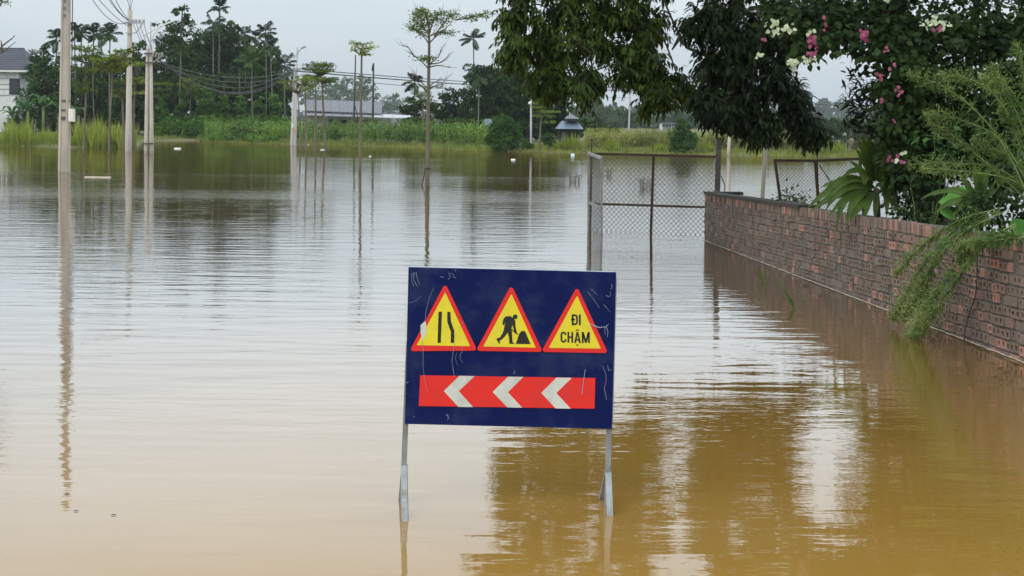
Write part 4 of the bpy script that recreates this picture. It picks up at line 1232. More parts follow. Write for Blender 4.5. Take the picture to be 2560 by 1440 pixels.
broad_tree('mango_tree', 'large round dark tree left half of the big clump right of centre', [(1210, 192, 40, 30), (1245, 205, 52, 40), (1200, 240, 45, 40), (1250, 258, 55, 45), (1225, 300, 60, 35)], 140, M['leaf_mango'], 1235, size=.28, dens=190, group=FT, r0=.25)
broad_tree('mango_tree', 'large round dark tree right half of the big clump beside the lamp post', [(1290, 202, 44, 34), (1335, 232, 60, 42), (1300, 255, 60, 45), (1380, 268, 40, 42), (1330, 290, 66, 42), (1395, 240, 24, 24), (1400, 300, 26, 30)], 138, M['leaf_mango'], 1320, size=.28, dens=190, group=FT, r0=.25)
broad_tree('broadleaf_tree', 'low dark tree just right of the bare-branched tree', [(1105, 262, 30, 26), (1135, 252, 36, 28), (1165, 272, 36, 26), (1130, 285, 46, 20)], 146, M['leaf_mango'], 1130, group=FT)
broad_tree('broadleaf_tree', 'low dark tree just left of the bare-branched tree', [(1030, 262, 22, 16), (1050, 275, 26, 20), (1015, 272, 14, 10)], 148, M['leaf_mango'], 1040, group=FT)
broad_tree('broadleaf_tree', 'hazy blue-green tree behind the left end of the long shed', [(800, 235, 46, 32), (840, 218, 34, 24), (770, 245, 26, 26), (815, 262, 60, 22)], 820, M['leaf_forest2'], 810, size=1.25, dens=90, group=FT)
broad_tree('broadleaf_tree', 'hazy blue-green tree behind the right end of the long shed', [(885, 222, 40, 28), (915, 240, 30, 26), (870, 255, 50, 26), (905, 205, 20, 12)], 800, M['leaf_forest2'], 890, size=1.22, dens=90, group=FT)
broad_tree('broadleaf_tree', 'far hazy tree with a knob top, behind the lean-to roof', [(983, 237, 11, 12), (975, 258, 32, 16), (1005, 265, 40, 18), (950, 268, 30, 16)], 900, M['leaf_forest2'], 985, size=1.25, dens=90, group=FT)
broad_tree('broadleaf_tree', 'hazy domed tree right of the blue-roofed house', [(1475, 280, 40, 28), (1500, 300, 34, 30), (1450, 300, 34, 30), (1520, 285, 20, 20)], 480, M['leaf_forest2'], 1478, size=.82, dens=120, group=FT)
broad_tree('broadleaf_tree', 'mid-green feathery tree beside the blue-roofed house', [(1500, 318, 30, 16), (1485, 328, 34, 14), (1515, 332, 28, 16), (1480, 308, 20, 12)], 136, M['leaf_forest2'], 1497, group=FT)
broad_tree('broadleaf_tree', 'grey-green tree behind the middle of the gate', [(1555, 300, 30, 34), (1540, 325, 26, 24), (1580, 320, 26, 26)], 430, M['leaf_forest2'], 1556, size=.75, dens=120, group=FT)
BG = 'bushes on the far bank'
broad_tree('round_bush', 'bright green round bush at the water edge right of the maize', [(1258, 312, 28, 22), (1246, 336, 28, 24), (1276, 336, 26, 22), (1260, 354, 36, 20), (1290, 330, 14, 14)], 111, M['leaf_bush'], 1260, size=.17, dens=300, cat='bush', group=BG, r0=.07)
broad_tree('round_bush', 'small leafy bush under the layered tree', [(1370, 340, 11, 9), (1366, 352, 14, 9), (1378, 350, 9, 8)], 109, M['leaf_bush'], 1370, size=.18, dens=260, cat='bush', group=BG, r0=.04)
broad_tree('round_bush', 'conical green bush behind the right half of the gate', [(1704, 322, 18, 20), (1694, 345, 24, 18), (1716, 346, 24, 18), (1704, 362, 30, 14)], 107, M['leaf_bush'], 1705, size=.17, dens=300, cat='bush', group=BG, r0=.05)
broad_tree('round_bush', 'pale small bush behind the leaning fence panel', [(2060, 350, 14, 11), (2055, 362, 12, 9), (2068, 362, 10, 9)], 110, M['leaf_reed'], 2060, size=.2, dens=80, cat='bush', group=BG, r0=.04)
broad_tree('round_bush', 'low grey-green bush right of the bright round bush', [(1305, 356, 16, 11), (1318, 362, 12, 8)], 110, M['leaf_bush'], 1308, size=.17, dens=260, cat='bush', group=BG, r0=.04)

# a distant wooded hill that reads as one mass
prof = [(600, 290), (760, 283), (900, 280), (1000, 276), (1100, 274), (1250, 275), (1400, 266), (1440, 263), (1480, 258), (1520, 262), (1560, 270), (1600, 262), (1650, 258), (1700, 264), (1760, 262), (1800, 260), (1900, 263), (2000, 266), (2060, 254), (2085, 256), (2110, 264), (2150, 266), (2300, 266), (2500, 264), (2900, 268)]
hill = []
for px in np.arange(620, 2880, 16):
    py = np.interp(px, [q[0] for q in prof], [q[1] for q in prof]) + rng.uniform(-4, 6)
    for lay in range(5):
        Y = 1000 + 40 * (4 - lay) + rng.uniform(-10, 10)
        top = py + lay * 17 + rng.uniform(-4, 4)
        c = P(px + rng.uniform(-8, 8), top + 16, Y)
        s = PXM(Y)
        hill.append(clump_leaves(c, (rng.uniform(12, 19) * s, 14 * s, 20 * s), 520, 1.5, wr=.75))
tag(build_np('distant_wood', hill, M['leaf_forest']), 'hazy distant wood along the horizon', 'wood', kind='stuff')
# dark undergrowth under the palm grove, one mass
und = []
for px in np.arange(20, 740, 15):
    for lay in range(2):
        Y = 174 - lay * 6 + rng.uniform(-2, 2)
        c = P(px + rng.uniform(-6, 6), 268 + lay * 36 + rng.uniform(-8, 8), Y)
        s = PXM(Y)
        und.append(clump_leaves(c, (14 * s, 12 * s, 26 * s), 480, .32))
for (x0, x1, yy) in ((190, 725, 232), (395, 700, 192), (80, 150, 240), (440, 690, 155)):
    for px in np.arange(x0, x1, 17):
        Y = 180 + rng.uniform(-3, 3); s = PXM(Y)
        und.append(clump_leaves(P(px + rng.uniform(-7, 7), yy + rng.uniform(-14, 12), Y), (15 * s, 12 * s, 26 * s), 430, .34))
for px in np.arange(1020, 1470, 15):
    Y = 146 + rng.uniform(-2, 2)
    c = P(px, 318 + rng.uniform(-6, 6), Y); s = PXM(Y)
    und.append(clump_leaves(c, (14 * s, 12 * s, 26 * s), 420, .30))
tag(build_np('undergrowth', und, M['leaf_forest']), 'dark undergrowth beneath the palms and trees', 'undergrowth', kind='stuff')
mid = []
for px in np.arange(1950, 2330, 13):
    for yy in (318, 338):
        Y = 206 + rng.uniform(-6, 6); s = PXM(Y)
        mid.append(clump_leaves(P(px, yy + rng.uniform(-7, 5), Y), (13 * s, 10 * s, 17 * s), 300, .38))
for px in np.arange(1460, 2300, 17):
    Y = 430 + rng.uniform(-20, 20)
    c = P(px + rng.uniform(-6, 6), 314 + rng.uniform(-12, 8) + (10 if px > 1980 else 0), Y); s = PXM(Y)
    mid.append(clump_leaves(c, (14 * s, 12 * s, (32 if px < 1990 else 16) * s), 520, .8))
tag(build_np('low_wood', mid, M['leaf_forest']), 'low belt of grey-green trees behind the yellowing maize', 'wood', kind='stuff')

# ------------------------------------------------------------------ palms
def frond(base, az, length, lift, droop, width, nl, seed):
    r_ = np.random.default_rng(seed)
    n = 9
    t = np.linspace(0, 1, n)
    h = np.array([math.cos(az), math.sin(az), 0])
    pts = np.array(base) + h[None] * (length * (t - .12 * t ** 3))[:, None] * math.cos(lift) + np.array([0, 0, 1])[None] * (length * (math.sin(lift) * t - droop * t ** 2.2))[:, None]
    parts = [ribbon(pts, np.interp(t, [0, 1], [.05, .015]) * length, (0, 0, 1), 0)]
    tt = np.linspace(.14, .99, nl)
    p = np.stack([np.interp(tt, t, pts[:, k]) for k in range(3)], 1)
    d = nrm(np.stack([np.interp(tt, t, np.gradient(pts[:, k])) for k in range(3)], 1))
    side = np.cross(d, [0, 0, 1.0]); side = nrm(side)
    for sg in (-1, 1):
        T = d * .8 + side * sg * .8 + np.array([0, 0, -.42]) + r_.normal(0, .10, (nl, 3))
        L = width * np.sin(np.clip(tt * 1.05, 0, 1) * math.pi * .92 + .12) ** .6 * r_.uniform(.85, 1.1, nl)
        Nn = np.cross(T, d) * sg; Nn = np.where(np.abs(Nn).sum(1, keepdims=True) < 1e-6, [[0, 0, 1]], Nn)
        parts.append(leaves(p, T, Nn + np.array([0, 0, .5]), L, .085 * length * .62, LANCE))
    return join_np(parts)
palm_var = []
for v in range(5):
    r_ = random.Random(v + 40)
    fr_, n_ = [], 10 + v % 3
    for k in range(n_):
        az = 2 * math.pi * k / n_ + r_.uniform(-.25, .25)
        lv = r_.uniform(.55, 1.35) if k % 2 else r_.uniform(-.35, .6)
        fr_.append(frond((0, 0, 0), az, r_.uniform(.85, 1.1), lv, r_.uniform(.18, .5), .40, 24, v * 100 + k))
    V_, T_ = join_np(fr_)
    palm_var.append(np_mesh('palm_crown', V_, T_))
def palm(px, py, Rp, Y, label, mat='leaf_palm', v=0, lean=0.0, base_px=None, r=.07):
    top = P(px, py, Y)
    bs = land(base_px if base_px is not None else px - lean, Y)
    e = empty('areca_palm', bs, label, 'palm', 'slender palms')
    m = bs.lerp(top, .5) + Vector((R.uniform(-.15, .15), 0, 0))
    MB().tube(list(Vector(q) for q in spline([bs + Vector((0, 0, -.3)), m, top + Vector((0, 0, -.8)), top + Vector((0, 0, -.1))], 8)), [r * 1.3, r * 1.1, r, r, r * .9, r * .9, r * .9, r * .8], 7).build('trunk', M['bark_grey'], e, True)
    MB().tube([top + Vector((0, 0, -.95)), top + Vector((0, 0, -.75)), top + Vector((0, 0, .05))], [r, r * 1.5, r * .6], 7).build('crownshaft', M['stem_green'], e, True)
    me = palm_var[v % 5].copy(); me.materials.clear(); me.materials.append(M[mat])
    c = bpy.data.objects.new('crown', me); col.objects.link(c); c.parent = e
    c.location = top - bs; s = Rp * PXM(Y) * 1.28
    c.scale = (s, s, s); c.rotation_euler = (R.uniform(-.1, .1), R.uniform(-.1, .1), R.uniform(0, 6.28))
    ORG[c.name] = bs
    return e
PALMS = [
 (142, 98, 34, 154, 'palm half hidden behind the left side of the thick concrete pole', 0),
 (186, 78, 30, 158, 'palm just right of the thick concrete pole', 1),
 (203, 84, 28, 160, 'second palm right of the thick concrete pole', 2),
 (234, 86, 30, 158, 'middle palm of the group left of the crossarm pole', 3),
 (254, 90, 28, 162, 'palm next to the rightmost of the group left of the crossarm pole', 4),
 (275, 84, 34, 156, 'rightmost palm of the group left of the crossarm pole', 0),
 (85, 158, 24, 160, 'short palm right of the dark tile roof', 1),
 (92, 196, 26, 156, 'low palm in front of the white house corner', 2),
 (549, 20, 32, 166, 'tallest palm of the grove, its top near the picture edge', 3),
 (533, 62, 36, 164, 'second tallest palm, just below the tallest', 4),
 (612, 86, 28, 166, 'palm left of the trio at the right of the grove', 0),
 (638, 92, 24, 170, 'middle palm of the trio at the right of the grove', 1),
 (664, 80, 28, 166, 'palm right of the trio at the right of the grove', 2),
 (676, 118, 30, 164, 'full-headed palm lowest at the right of the grove', 3),
 (712, 162, 32, 160, 'dark palm just left of the far twin poles', 2),
 (402, 124, 22, 170, 'small dark palm behind the street lamp poles', 1),
 (598, 168, 26, 162, 'palm in shade low in the middle of the grove', 3),
 (560, 205, 26, 160, 'palm low in the grove above the vine columns', 0),
 (300, 215, 24, 160, 'low palm behind the layered trees on the left', 2),
 (1184, 96, 30, 148, 'lone palm with its head against the pale sky', 4),
 (1037, 206, 32, 150, 'palm with upswept fronds behind the bare-branched tree', 1),
 (1197, 192, 36, 136, 'palm in front of the big dark clump right of centre', 0),
 (1302, 150, 30, 146, 'palm rising behind the leaves of the overhanging tree', 2),
 (1537, 265, 10, 520, 'tiny far palm on the skyline above the gate', 3),
 (910, 226, 16, 600, 'hazy palm behind the right end of the long shed', 1),
]
for (px, py, Rp, Y, lab, v) in PALMS:
    palm(px, py, Rp, Y, lab, 'leaf_palm', v, lean=R.uniform(-4, 4))
palm(630, 152, 38, 156, 'light green palm in the front of the grove on a bare straight trunk', 'leaf_palm_light', 2, base_px=634)
palm(452, 122, 24, 160, 'yellow-green young palm left in the grove', 'leaf_palm_light', 4, base_px=450)

# ------------------------------------------------------------------ vine-clad columns and the bank's cover
VG = 'vine columns before the palm grove'
cols = [(402, 252, 20, 'leftmost vine-clad stump beside the twin poles'), (456, 232, 17, 'vine-clad stump second from the twin poles'), (502, 214, 16, 'tallest vine-clad stump before the grove'), (523, 238, 15, 'vine-clad stump just right of the tallest one'),
        (559, 245, 17, 'vine-clad stump in the middle of the row'), (596, 243, 18, 'vine-clad stump right of the middle of the row'), (646, 246, 24, 'broad vine-clad stump under the light green palm'), (688, 232, 17, 'rightmost vine-clad stump before the grove')]
for (px, py, w_, lab) in cols:
    Y = 157.0; s = PXM(Y)
    bs = land(px, Y)
    e = empty('vine_column', bs, lab, 'climbing plant', VG)
    parts = []
    for k in range(7):
        t = k / 6
        yy = py + 8 + (338 - py - 8) * t
        ww = w_ * (.55 + .75 * t ** .8) * rng.uniform(.85, 1.15)
        parts.append(clump_leaves(P(px + rng.uniform(-4, 4), yy, Y - .5), (ww * s, ww * s * .8, 13 * s), int(300 + 240 * t), .26, droop=.5, wr=.75, shell=.7))
    build_np('crown', parts, M['leaf_vine'], e)
    MB().tube([bs + Vector((0, 0, -.3)), P(px, py + 10, Y)], [.14, .08], 7).build('trunk', M['bark'], e)
gc = []
for px in np.arange(385, 740, 9):
    for lay in range(3):
        Y = 155.5 - lay * 1.6 + rng.uniform(-.5, .5)
        if Y < shore_y(px) + 0.3: continue
        s = PXM(Y)
        gc.append(clump_leaves(P(px + rng.uniform(-5, 5), 308 + lay * 14 + rng.uniform(-6, 6), Y), (11 * s, 9 * s, 15 * s), 170, .26, droop=.4, wr=.75))
for px in np.arange(500, 700, 8):
    Y = shore_y(px) + rng.uniform(.6, 2.4); s = PXM(Y)
    gc.append(clump_leaves(P(px, 345 + rng.uniform(-5, 5) + (px - 500) * .01, Y), (11 * s, 9 * s, 9 * s), 90, .2, droop=.3, wr=.75))
tag(build_np('creeper_cover', gc, M['leaf_vine']), 'bright green creepers covering the far bank under the palms', 'ground cover', kind='stuff')

# ------------------------------------------------------------------ banana plants
def banana(px, Y, py_top, w_, lab, n=7, seed=0):
    r_ = random.Random(seed); s = PXM(Y)
    bs = land(px, Y); e = empty('banana_plant', bs, lab, 'banana plant', 'banana plants')
    hub = P(px, py_top + 38, Y)
    MB().tube([bs + Vector((0, 0, -.2)), hub], [.16, .10], 8).build('stem', M['stem_green'], e, True)
    for k in range(n):
        az = 2 * math.pi * k / n + r_.uniform(-.3, .3)
        ln = w_ * s * r_.uniform(.8, 1.2)
        h = Vector((math.cos(az), math.sin(az) * .6, 0))
        upw = r_.uniform(.5, 1.1)
        pts = bez(hub, hub + h * ln * .4 + Vector((0, 0, ln * upw)), hub + h * ln * .95 + Vector((0, 0, ln * (upw * .55 - .15))), 8)
        build_np('leaf', ribbon(pts, [.05, .22, .36, .42, .42, .36, .24, .03], (0, 0, 1) if abs(h.x) > .3 else (0, -1, .4), .12), M['leaf_banana'], e)
banana(70, 122, 240, 46, 'banana plant left of the group at the house', 7, 1)
banana(108, 124, 228, 52, 'tallest banana plant of the group left of the thick concrete pole', 8, 2)
banana(148, 121, 246, 44, 'banana plant directly behind the left side of the thick concrete pole', 7, 3)
banana(30, 123, 255, 40, 'low banana plant under the white house', 6, 4)
banana(196, 124, 250, 40, 'banana plant directly right of the thick concrete pole', 6, 6)
banana(1010, 150, 284, 34, 'banana plant at the right end of the lean-to roof', 6, 5)

# ------------------------------------------------------------------ maize, reeds, grass
def arch_blades(base, az, L, lift, droop, wd, n=5):
    """many curved blades at once"""
    base = np.asarray(base); m = len(base)
    t = np.linspace(0, 1, n)
    h = np.stack([np.cos(az), np.sin(az), np.zeros(m)], 1)
    z = np.array([0, 0, 1.0])
    pts = base[:, None] + h[:, None] * (L * np.cos(lift))[:, None, None] * (t - .1 * t ** 2)[None, :, None] + z * ((L * np.sin(lift))[:, None] * t[None] - (L * droop)[:, None] * t[None] ** 2.2)[..., None]
    side = np.stack([-np.sin(az), np.cos(az), np.zeros(m)], 1)
    wv = np.sin(np.clip(t * .9 + .12, 0, 1) * math.pi) ** .7; wv[-1] = .04
    a = pts - side[:, None] * (wd[:, None] * wv[None] / 2)[..., None]; b_ = pts + side[:, None] * (wd[:, None] * wv[None] / 2)[..., None]
    V = np.stack([a, b_], 2).reshape(m * n * 2, 3)
    q = []
    for i in range(n - 1):
        q += [(2 * i, 2 * i + 1, 2 * i + 3), (2 * i, 2 * i + 3, 2 * i + 2)]
    T = (np.array(q)[None] + (np.arange(m) * n * 2)[:, None, None]).reshape(-1, 3)
    return V, T
def gz(X, Y): return np.array([ground_z(float(x), float(y)) for x, y in zip(X, Y)])
def scatter(px0, px1, d0, d1, n):
    px = rng.uniform(px0, px1, n)
    Y = np.array([shore_y(p) for p in px]) + d0 + (d1 - d0) * rng.uniform(0, 1, n)
    X = (px - 1280) / F * Y
    return px, np.stack([X, Y, gz(X, Y)], 1)
def maize(px0, px1, d0, d1, n, hgt, wd=.075):
    px, bp2 = scatter(px0, px1, d0, d1, n)
    H = hgt * rng.uniform(.62, 1.18, n)
    parts = [arch_blades(bp2, rng.uniform(0, 6.28, n), H, np.full(n, 1.5), np.full(n, .0), np.full(n, .03), 3)]
    for k in range(9):
        b2 = bp2.copy(); b2[:, 2] += H * (.12 + .088 * k)
        parts.append(arch_blades(b2, rng.uniform(0, 6.28, n), rng.uniform(.5, .85, n) * hgt * .42, rng.uniform(.5, 1.15, n), rng.uniform(.3, .95, n), rng.uniform(.7, 1.2, n) * wd))
    b2 = bp2.copy(); b2[:, 2] += H * .97
    for k in range(3):
        parts.append(arch_blades(b2, rng.uniform(0, 6.28, n), np.full(n, .26), rng.uniform(.8, 1.4, n), np.full(n, .1), np.full(n, .03), 3))
    return parts
tag(build_np('maize_field', maize(510, 1225, 2.6, 14, 1300, 1.8, .12), M['leaf_corn']), 'green maize field along the far bank in front of the long shed', 'maize', kind='stuff')
tag(build_np('yellow_maize', maize(1462, 2010, 5.0, 11, 1500, 1.2, .10), M['leaf_corn_dry']), 'yellowing maize on the far bank behind the gate', 'maize', kind='stuff')
def blades(px0, px1, d0, d1, n, h0, h1, wd, lean=.5):
    px, b2 = scatter(px0, px1, d0, d1, n)
    b2[:, 2] = np.maximum(b2[:, 2], -.25)
    L = rng.uniform(h0, h1, n) * (.62 + .5 * np.abs(np.sin(px * .071) * np.sin(px * .183 + 1.1)))
    return arch_blades(b2, rng.uniform(0, 6.28, n), L, 1.57 - rng.uniform(0, lean, n), rng.uniform(0, .35, n), rng.uniform(.7, 1.3, n) * wd, 4)
reeds = [blades(15, 75, 0, 6, 700, 1.2, 2.5, .05), blades(172, 330, 0, 5, 2600, .9, 2.2, .05), blades(75, 172, 2, 8, 900, .7, 1.5, .05), blades(-120, 15, 0, 8, 900, .6, 1.5, .05), blades(225, 262, -1.0, 3, 700, 1.3, 2.6, .05), blades(295, 335, -.8, 3, 500, 1.2, 2.3, .05)]
tag(build_np('reed_bed', reeds, M['leaf_reed']), 'yellow-green reeds at the water edge on the left', 'reeds', kind='stuff')
grass = [blades(-150, 345, -1.0, 12, 5200, .25, .6, .045, .9), blades(345, 520, .2, 5, 1200, .25, .6, .045, .9), blades(500, 1240, -1.0, 3.5, 6500, .25, .65, .045, .9), blades(1200, 2020, -1.5, 8, 11500, .16, .46, .045, .9), blades(1980, 2350, -1.2, 4.5, 3800, .25, .6, .045, .9)]
tag(build_np('shore_grass', grass, M['leaf_grass']), 'strip of yellow-green grass along the far shore', 'grass', kind='stuff')
TG = 'tall grass tussocks on the far bank'
for (px, hh, lab) in ((1432, 1.45, 'large pale grass tussock left of the gate'), (1395, .9, 'smaller green tussock left of the large pale one'), (1530, 1.0, 'green tussock behind the left half of the gate'), (1885, 1.25, 'tall grass tussock behind the leaning timber pole'), (2035, 1.1, 'grass tussock above the leaning fence panel'), (2092, 1.1, 'grass tussock beside the bright far water'), (1648, .8, 'low tussock behind the middle post of the gate'), (1770, .8, 'low tussock behind the tall gate post')):
    Y = shore_y(px) + (2.2 if px < 1980 else 1.8)
    bs = land(px, Y)
    n = 260
    b2 = np.array(bs)[None] + rng.normal(0, .28, (n, 3)) * np.array([1, 1, 0])
    o = empty('grass_tussock', bs, lab, 'grass', TG)
    build_np('blades', arch_blades(b2, rng.uniform(0, 6.28, n), rng.uniform(.6, 1.2, n) * hh, 1.57 - rng.uniform(0, .75, n), rng.uniform(0, .5, n), np.full(n, .035), 4), M['leaf_reed'], o)

# ------------------------------------------------------------------ planted layered trees
def tier_leaves(c, rx, rz, n, size, hub):
    """flat spreading pad of foliage made of radial sprays"""
    nb = 11
    az = rng.uniform(0, 6.28, nb) + np.arange(nb) * 6.28 / nb * .6
    ln = rng.uniform(.7, 1.15, nb)
    idx = rng.integers(0, nb, n)
    u = rng.uniform(.15, 1, n) ** .7
    spread = rng.normal(0, .13, n) * (0.4 + u)
    a = az[idx] + spread
    pos = np.array(c)[None] + np.stack([np.cos(a) * u * ln[idx] * rx, np.sin(a) * u * ln[idx] * rx, rz * (rng.normal(0, .22, n) + .5 * u - .3 + .35 * np.sin(a * 3 + idx))], 1)
    T = np.stack([np.cos(a), np.sin(a), rng.normal(0, .35, n)], 1) + rng.normal(0, .5, (n, 3))
    Nn = np.array([0, 0, 1.0]) + rng.normal(0, .4, (n, 3))
    L = size * .8 * rng.uniform(.6, 1.4, n)
    return leaves(pos, T, Nn, L, L * .5), [(np.array(c) + np.array([math.cos(az[k]) * ln[k] * rx * .8, math.sin(az[k]) * ln[k] * rx * .8, rz * .1])) for k in range(nb)]
PG = 'young trees planted in rows, now standing in the flood'
def layered(label, base, axis, tiers, mat, Y=None, r0=.055, size=.17, dens=1.0, zb=None):
    """axis: pixel points of the trunk from the foot upward; tiers: (px, py, rx, ry) pads"""
    bs = base; Yb = bs.y; s = PXM(Yb)
    e = empty('layered_tree', bs, label, 'tree', PG)
    pts = [bs + Vector((0, 0, -.5)), bs] + [P(px, py, Yb) for px, py in axis]
    rs = [r0 * 1.15] + [r0 * (1 - .55 * i / (len(pts) - 2)) for i in range(len(pts) - 1)]
    sp = spline(pts, 14); rr_ = np.interp(np.linspace(0, 1, 14), np.linspace(0, 1, len(rs)), rs)
    tr = MB().tube([Vector(q) for q in sp], list(rr_), 8)
    parts = []
    axp = np.array([list(P(px, py, Yb)) for px, py in axis] + [list(bs)])
    for (px, py, rx, ry) in tiers:
        c = P(px, py, Yb)
        lv, tips = tier_leaves(c, rx * s, ry * s, int(dens * (90 + 11 * rx * rx * s * s / (.055))), size, None)
        parts.append(lv)
        ax_near = min((Vector(q) for q in sp), key=lambda v: abs(v.z - (c.z - ry * s * .8)))
        for tp in tips:
            tp = Vector(tp)
            tr.tube([ax_near, ax_near.lerp(tp, .5) + Vector((0, 0, -.02 * (tp - ax_near).length)), tp], [r0 * .4, r0 * .28, r0 * .12], 5)
    tr.build('trunk', M['bark_pale'], e, True)
    build_np('crown', parts, mat, e)
    return e
layered('slim tree with a bright flat top left of the bare-branched tree', W(899.5, 428), [(901, 330), (903, 240), (904, 150), (906, 110)], [(905, 108, 34, 7), (908, 118, 36, 8), (903, 126, 30, 6), (918, 136, 20, 3)], M['leaf_term_bright'], r0=.07, size=.12, dens=1.2)
# its lower half-bare tier
layered('slim tree with a dark umbrella crown left of the bright flat-topped one', W(813, 375), [(811, 320), (808, 270), (806, 225), (804, 190)], [(792, 164, 34, 9), (818, 162, 34, 9), (800, 176, 40, 8), (806, 198, 42, 8), (820, 204, 34, 6), (780, 190, 24, 6)], M['leaf_term_dark'], r0=.10, size=.19, dens=1.5)
layered('thin sapling just left of the dark umbrella-crowned tree', W(788, 376), [(789, 320), (789, 260), (789, 215)], [(786, 196, 26, 7), (776, 206, 20, 6)], M['leaf_term'], r0=.09, size=.18)
layered('thin sapling second to the right of the far twin poles', W(767, 380), [(765, 320), (764, 260), (763, 215)], [(756, 202, 32, 9), (768, 214, 24, 6)], M['leaf_term'], r0=.09, size=.18)
layered('thin sapling next to the far twin poles', W(752, 377), [(750, 320), (747, 270), (744, 235)], [(742, 222, 34, 8), (722, 206, 26, 9), (752, 196, 26, 8)], M['leaf_term'], r0=.08, size=.18)
layered('layered tree in front of the reeds, nearest the thick concrete pole', W(209.5, 384), [(212, 300), (215, 230), (214, 170), (214, 130)], [(214, 122, 40, 13), (208, 146, 36, 10), (224, 140, 30, 9), (216, 176, 32, 10), (204, 206, 26, 10), (222, 224, 28, 10)], M['leaf_term_dark'], r0=.075, size=.20, dens=1.5)
layered('layered tree with a broad tilted crown left of the crossarm pole', W(272.5, 386), [(274, 310), (278, 240), (281, 190), (284, 165)], [(262, 152, 36, 9), (300, 146, 44, 9), (285, 162, 48, 8), (312, 158, 30, 7), (272, 174, 40, 8), (312, 128, 24, 7)], M['leaf_term'], r0=.08, size=.20, dens=1.6)
layered('layered tree with low tiers behind the crossarm pole', W(310, 371), [(308, 300), (306, 250), (305, 215)], [(302, 206, 30, 8), (308, 226, 26, 6), (296, 240, 22, 6)], M['leaf_term_dark'], r0=.10, size=.20, dens=1.3)
layered('bright layered sapling showing left of the twin poles', W(333, 370), [(334, 300), (336, 240), (338, 206)], [(350, 205, 26, 6), (330, 196, 24, 6), (345, 232, 20, 5), (340, 160, 22, 7)], M['leaf_term_bright'], r0=.09, size=.19, dens=1.4)
layered('layered sapling with stepped tiers right of the twin poles', land(396, 157), [(397, 300), (397, 250), (396, 215)], [(398, 210, 30, 5), (406, 226, 26, 5), (396, 240, 26, 5), (425, 212, 14, 3)], M['leaf_term'], r0=.08, size=.19, dens=1.4)
layered('sapling with a drooping yellow-green top before the vine stumps', land(472, 156), [(474, 300), (476, 250), (477, 215)], [(474, 200, 24, 8), (468, 214, 26, 8), (478, 226, 22, 6)], M['leaf_term'], r0=.06, size=.18, dens=1.2)
layered('layered tree partly behind the bare-branched trunk', land(1058, 132), [(1057, 280), (1056, 255)], [(1050, 232, 26, 8), (1060, 240, 26, 8), (1046, 252, 24, 5)], M['leaf_term_dark'], r0=.09, size=.18, dens=1.4)
layered('layered tree with five clear flat tiers beside the lamp post', land(1350, 110), [(1351, 325), (1354, 290), (1355, 255)], [(1356, 249, 20, 3), (1352, 257, 24, 3.5), (1344, 268, 20, 3), (1366, 279, 34, 3), (1362, 290, 28, 3), (1374, 305, 15, 3)], M['leaf_term_bright'], r0=.075, size=.16, dens=1.7)

# the tall half-bare tree, hand-laid branches
bT = W(1068, 463); YT = bT.y; sT = PXM(YT)
tree = empty('bare_branched_tree', bT, 'tall half-bare young tree with a leafy flat top and bare side branches, propped by stakes', 'tree', PG)
def tp(px, py, dy=0.0): return P(px, py, YT) + Vector((0, dy, 0))
tk = MB().tube([Vector(q) for q in spline([bT + Vector((0, 0, -.5)), bT, tp(1069, 380), tp(1070, 280), tp(1072, 170), tp(1073, 108), tp(1072, 80), tp(1075, 50)], 20)], list(np.interp(np.linspace(0, 1, 20), [0, .15, .5, .8, 1], [.085, .08, .06, .04, .018])), 9)
tk.build('trunk', M['bark_pale'], tree, True)
TB = [  # bare and leafy branches: trunk point -> tip, with their leafiness
 ((1072, 110), [(1062, 95), (1045, 82), (1022, 65)], .0), ((1073, 108), [(1090, 92), (1115, 72), (1138, 48)], .0), ((1138, 50), [(1165, 45), (1195, 38), (1222, 27)], .9),
 ((1072, 88), [(1060, 72), (1048, 60), (1030, 48)], .9), ((1074, 85), [(1080, 60), (1092, 40), (1105, 30)], .9), ((1073, 80), [(1070, 55), (1066, 38), (1062, 28)], .9), ((1072, 95), [(1055, 84), (1040, 75), (1030, 72)], .6), ((1075, 90), [(1095, 80), (1115, 82), (1134, 78)], .5), ((1085, 95), [(1105, 62), (1125, 42), (1140, 34)], .9), ((1062, 76), [(1050, 45), (1046, 34), (1048, 26)], .9),
 ((1071, 172), [(1058, 158), (1038, 142), (1018, 128)], .03), ((1038, 142), [(1030, 132), (1022, 120), (1004, 116)], .0), ((1050, 152), [(1058, 146), (1066, 148), (1080, 145)], .6), ((1072, 165), [(1084, 152), (1098, 140), (1106, 120)], .0), ((1076, 160), [(1095, 158), (1110, 152), (1124, 135)], .0), ((1074, 168), [(1092, 164), (1110, 166), (1126, 170)], .0),
 ((1071, 222), [(1060, 212), (1048, 198), (1040, 184)], .0), ((1072, 218), [(1082, 208), (1096, 200), (1112, 196)], .0), ((1072, 225), [(1088, 214), (1102, 210), (1116, 198)], .0), ((1072, 220), [(1085, 216), (1100, 220), (1112, 212)], .05)]
bm_ = MB(); lv = []
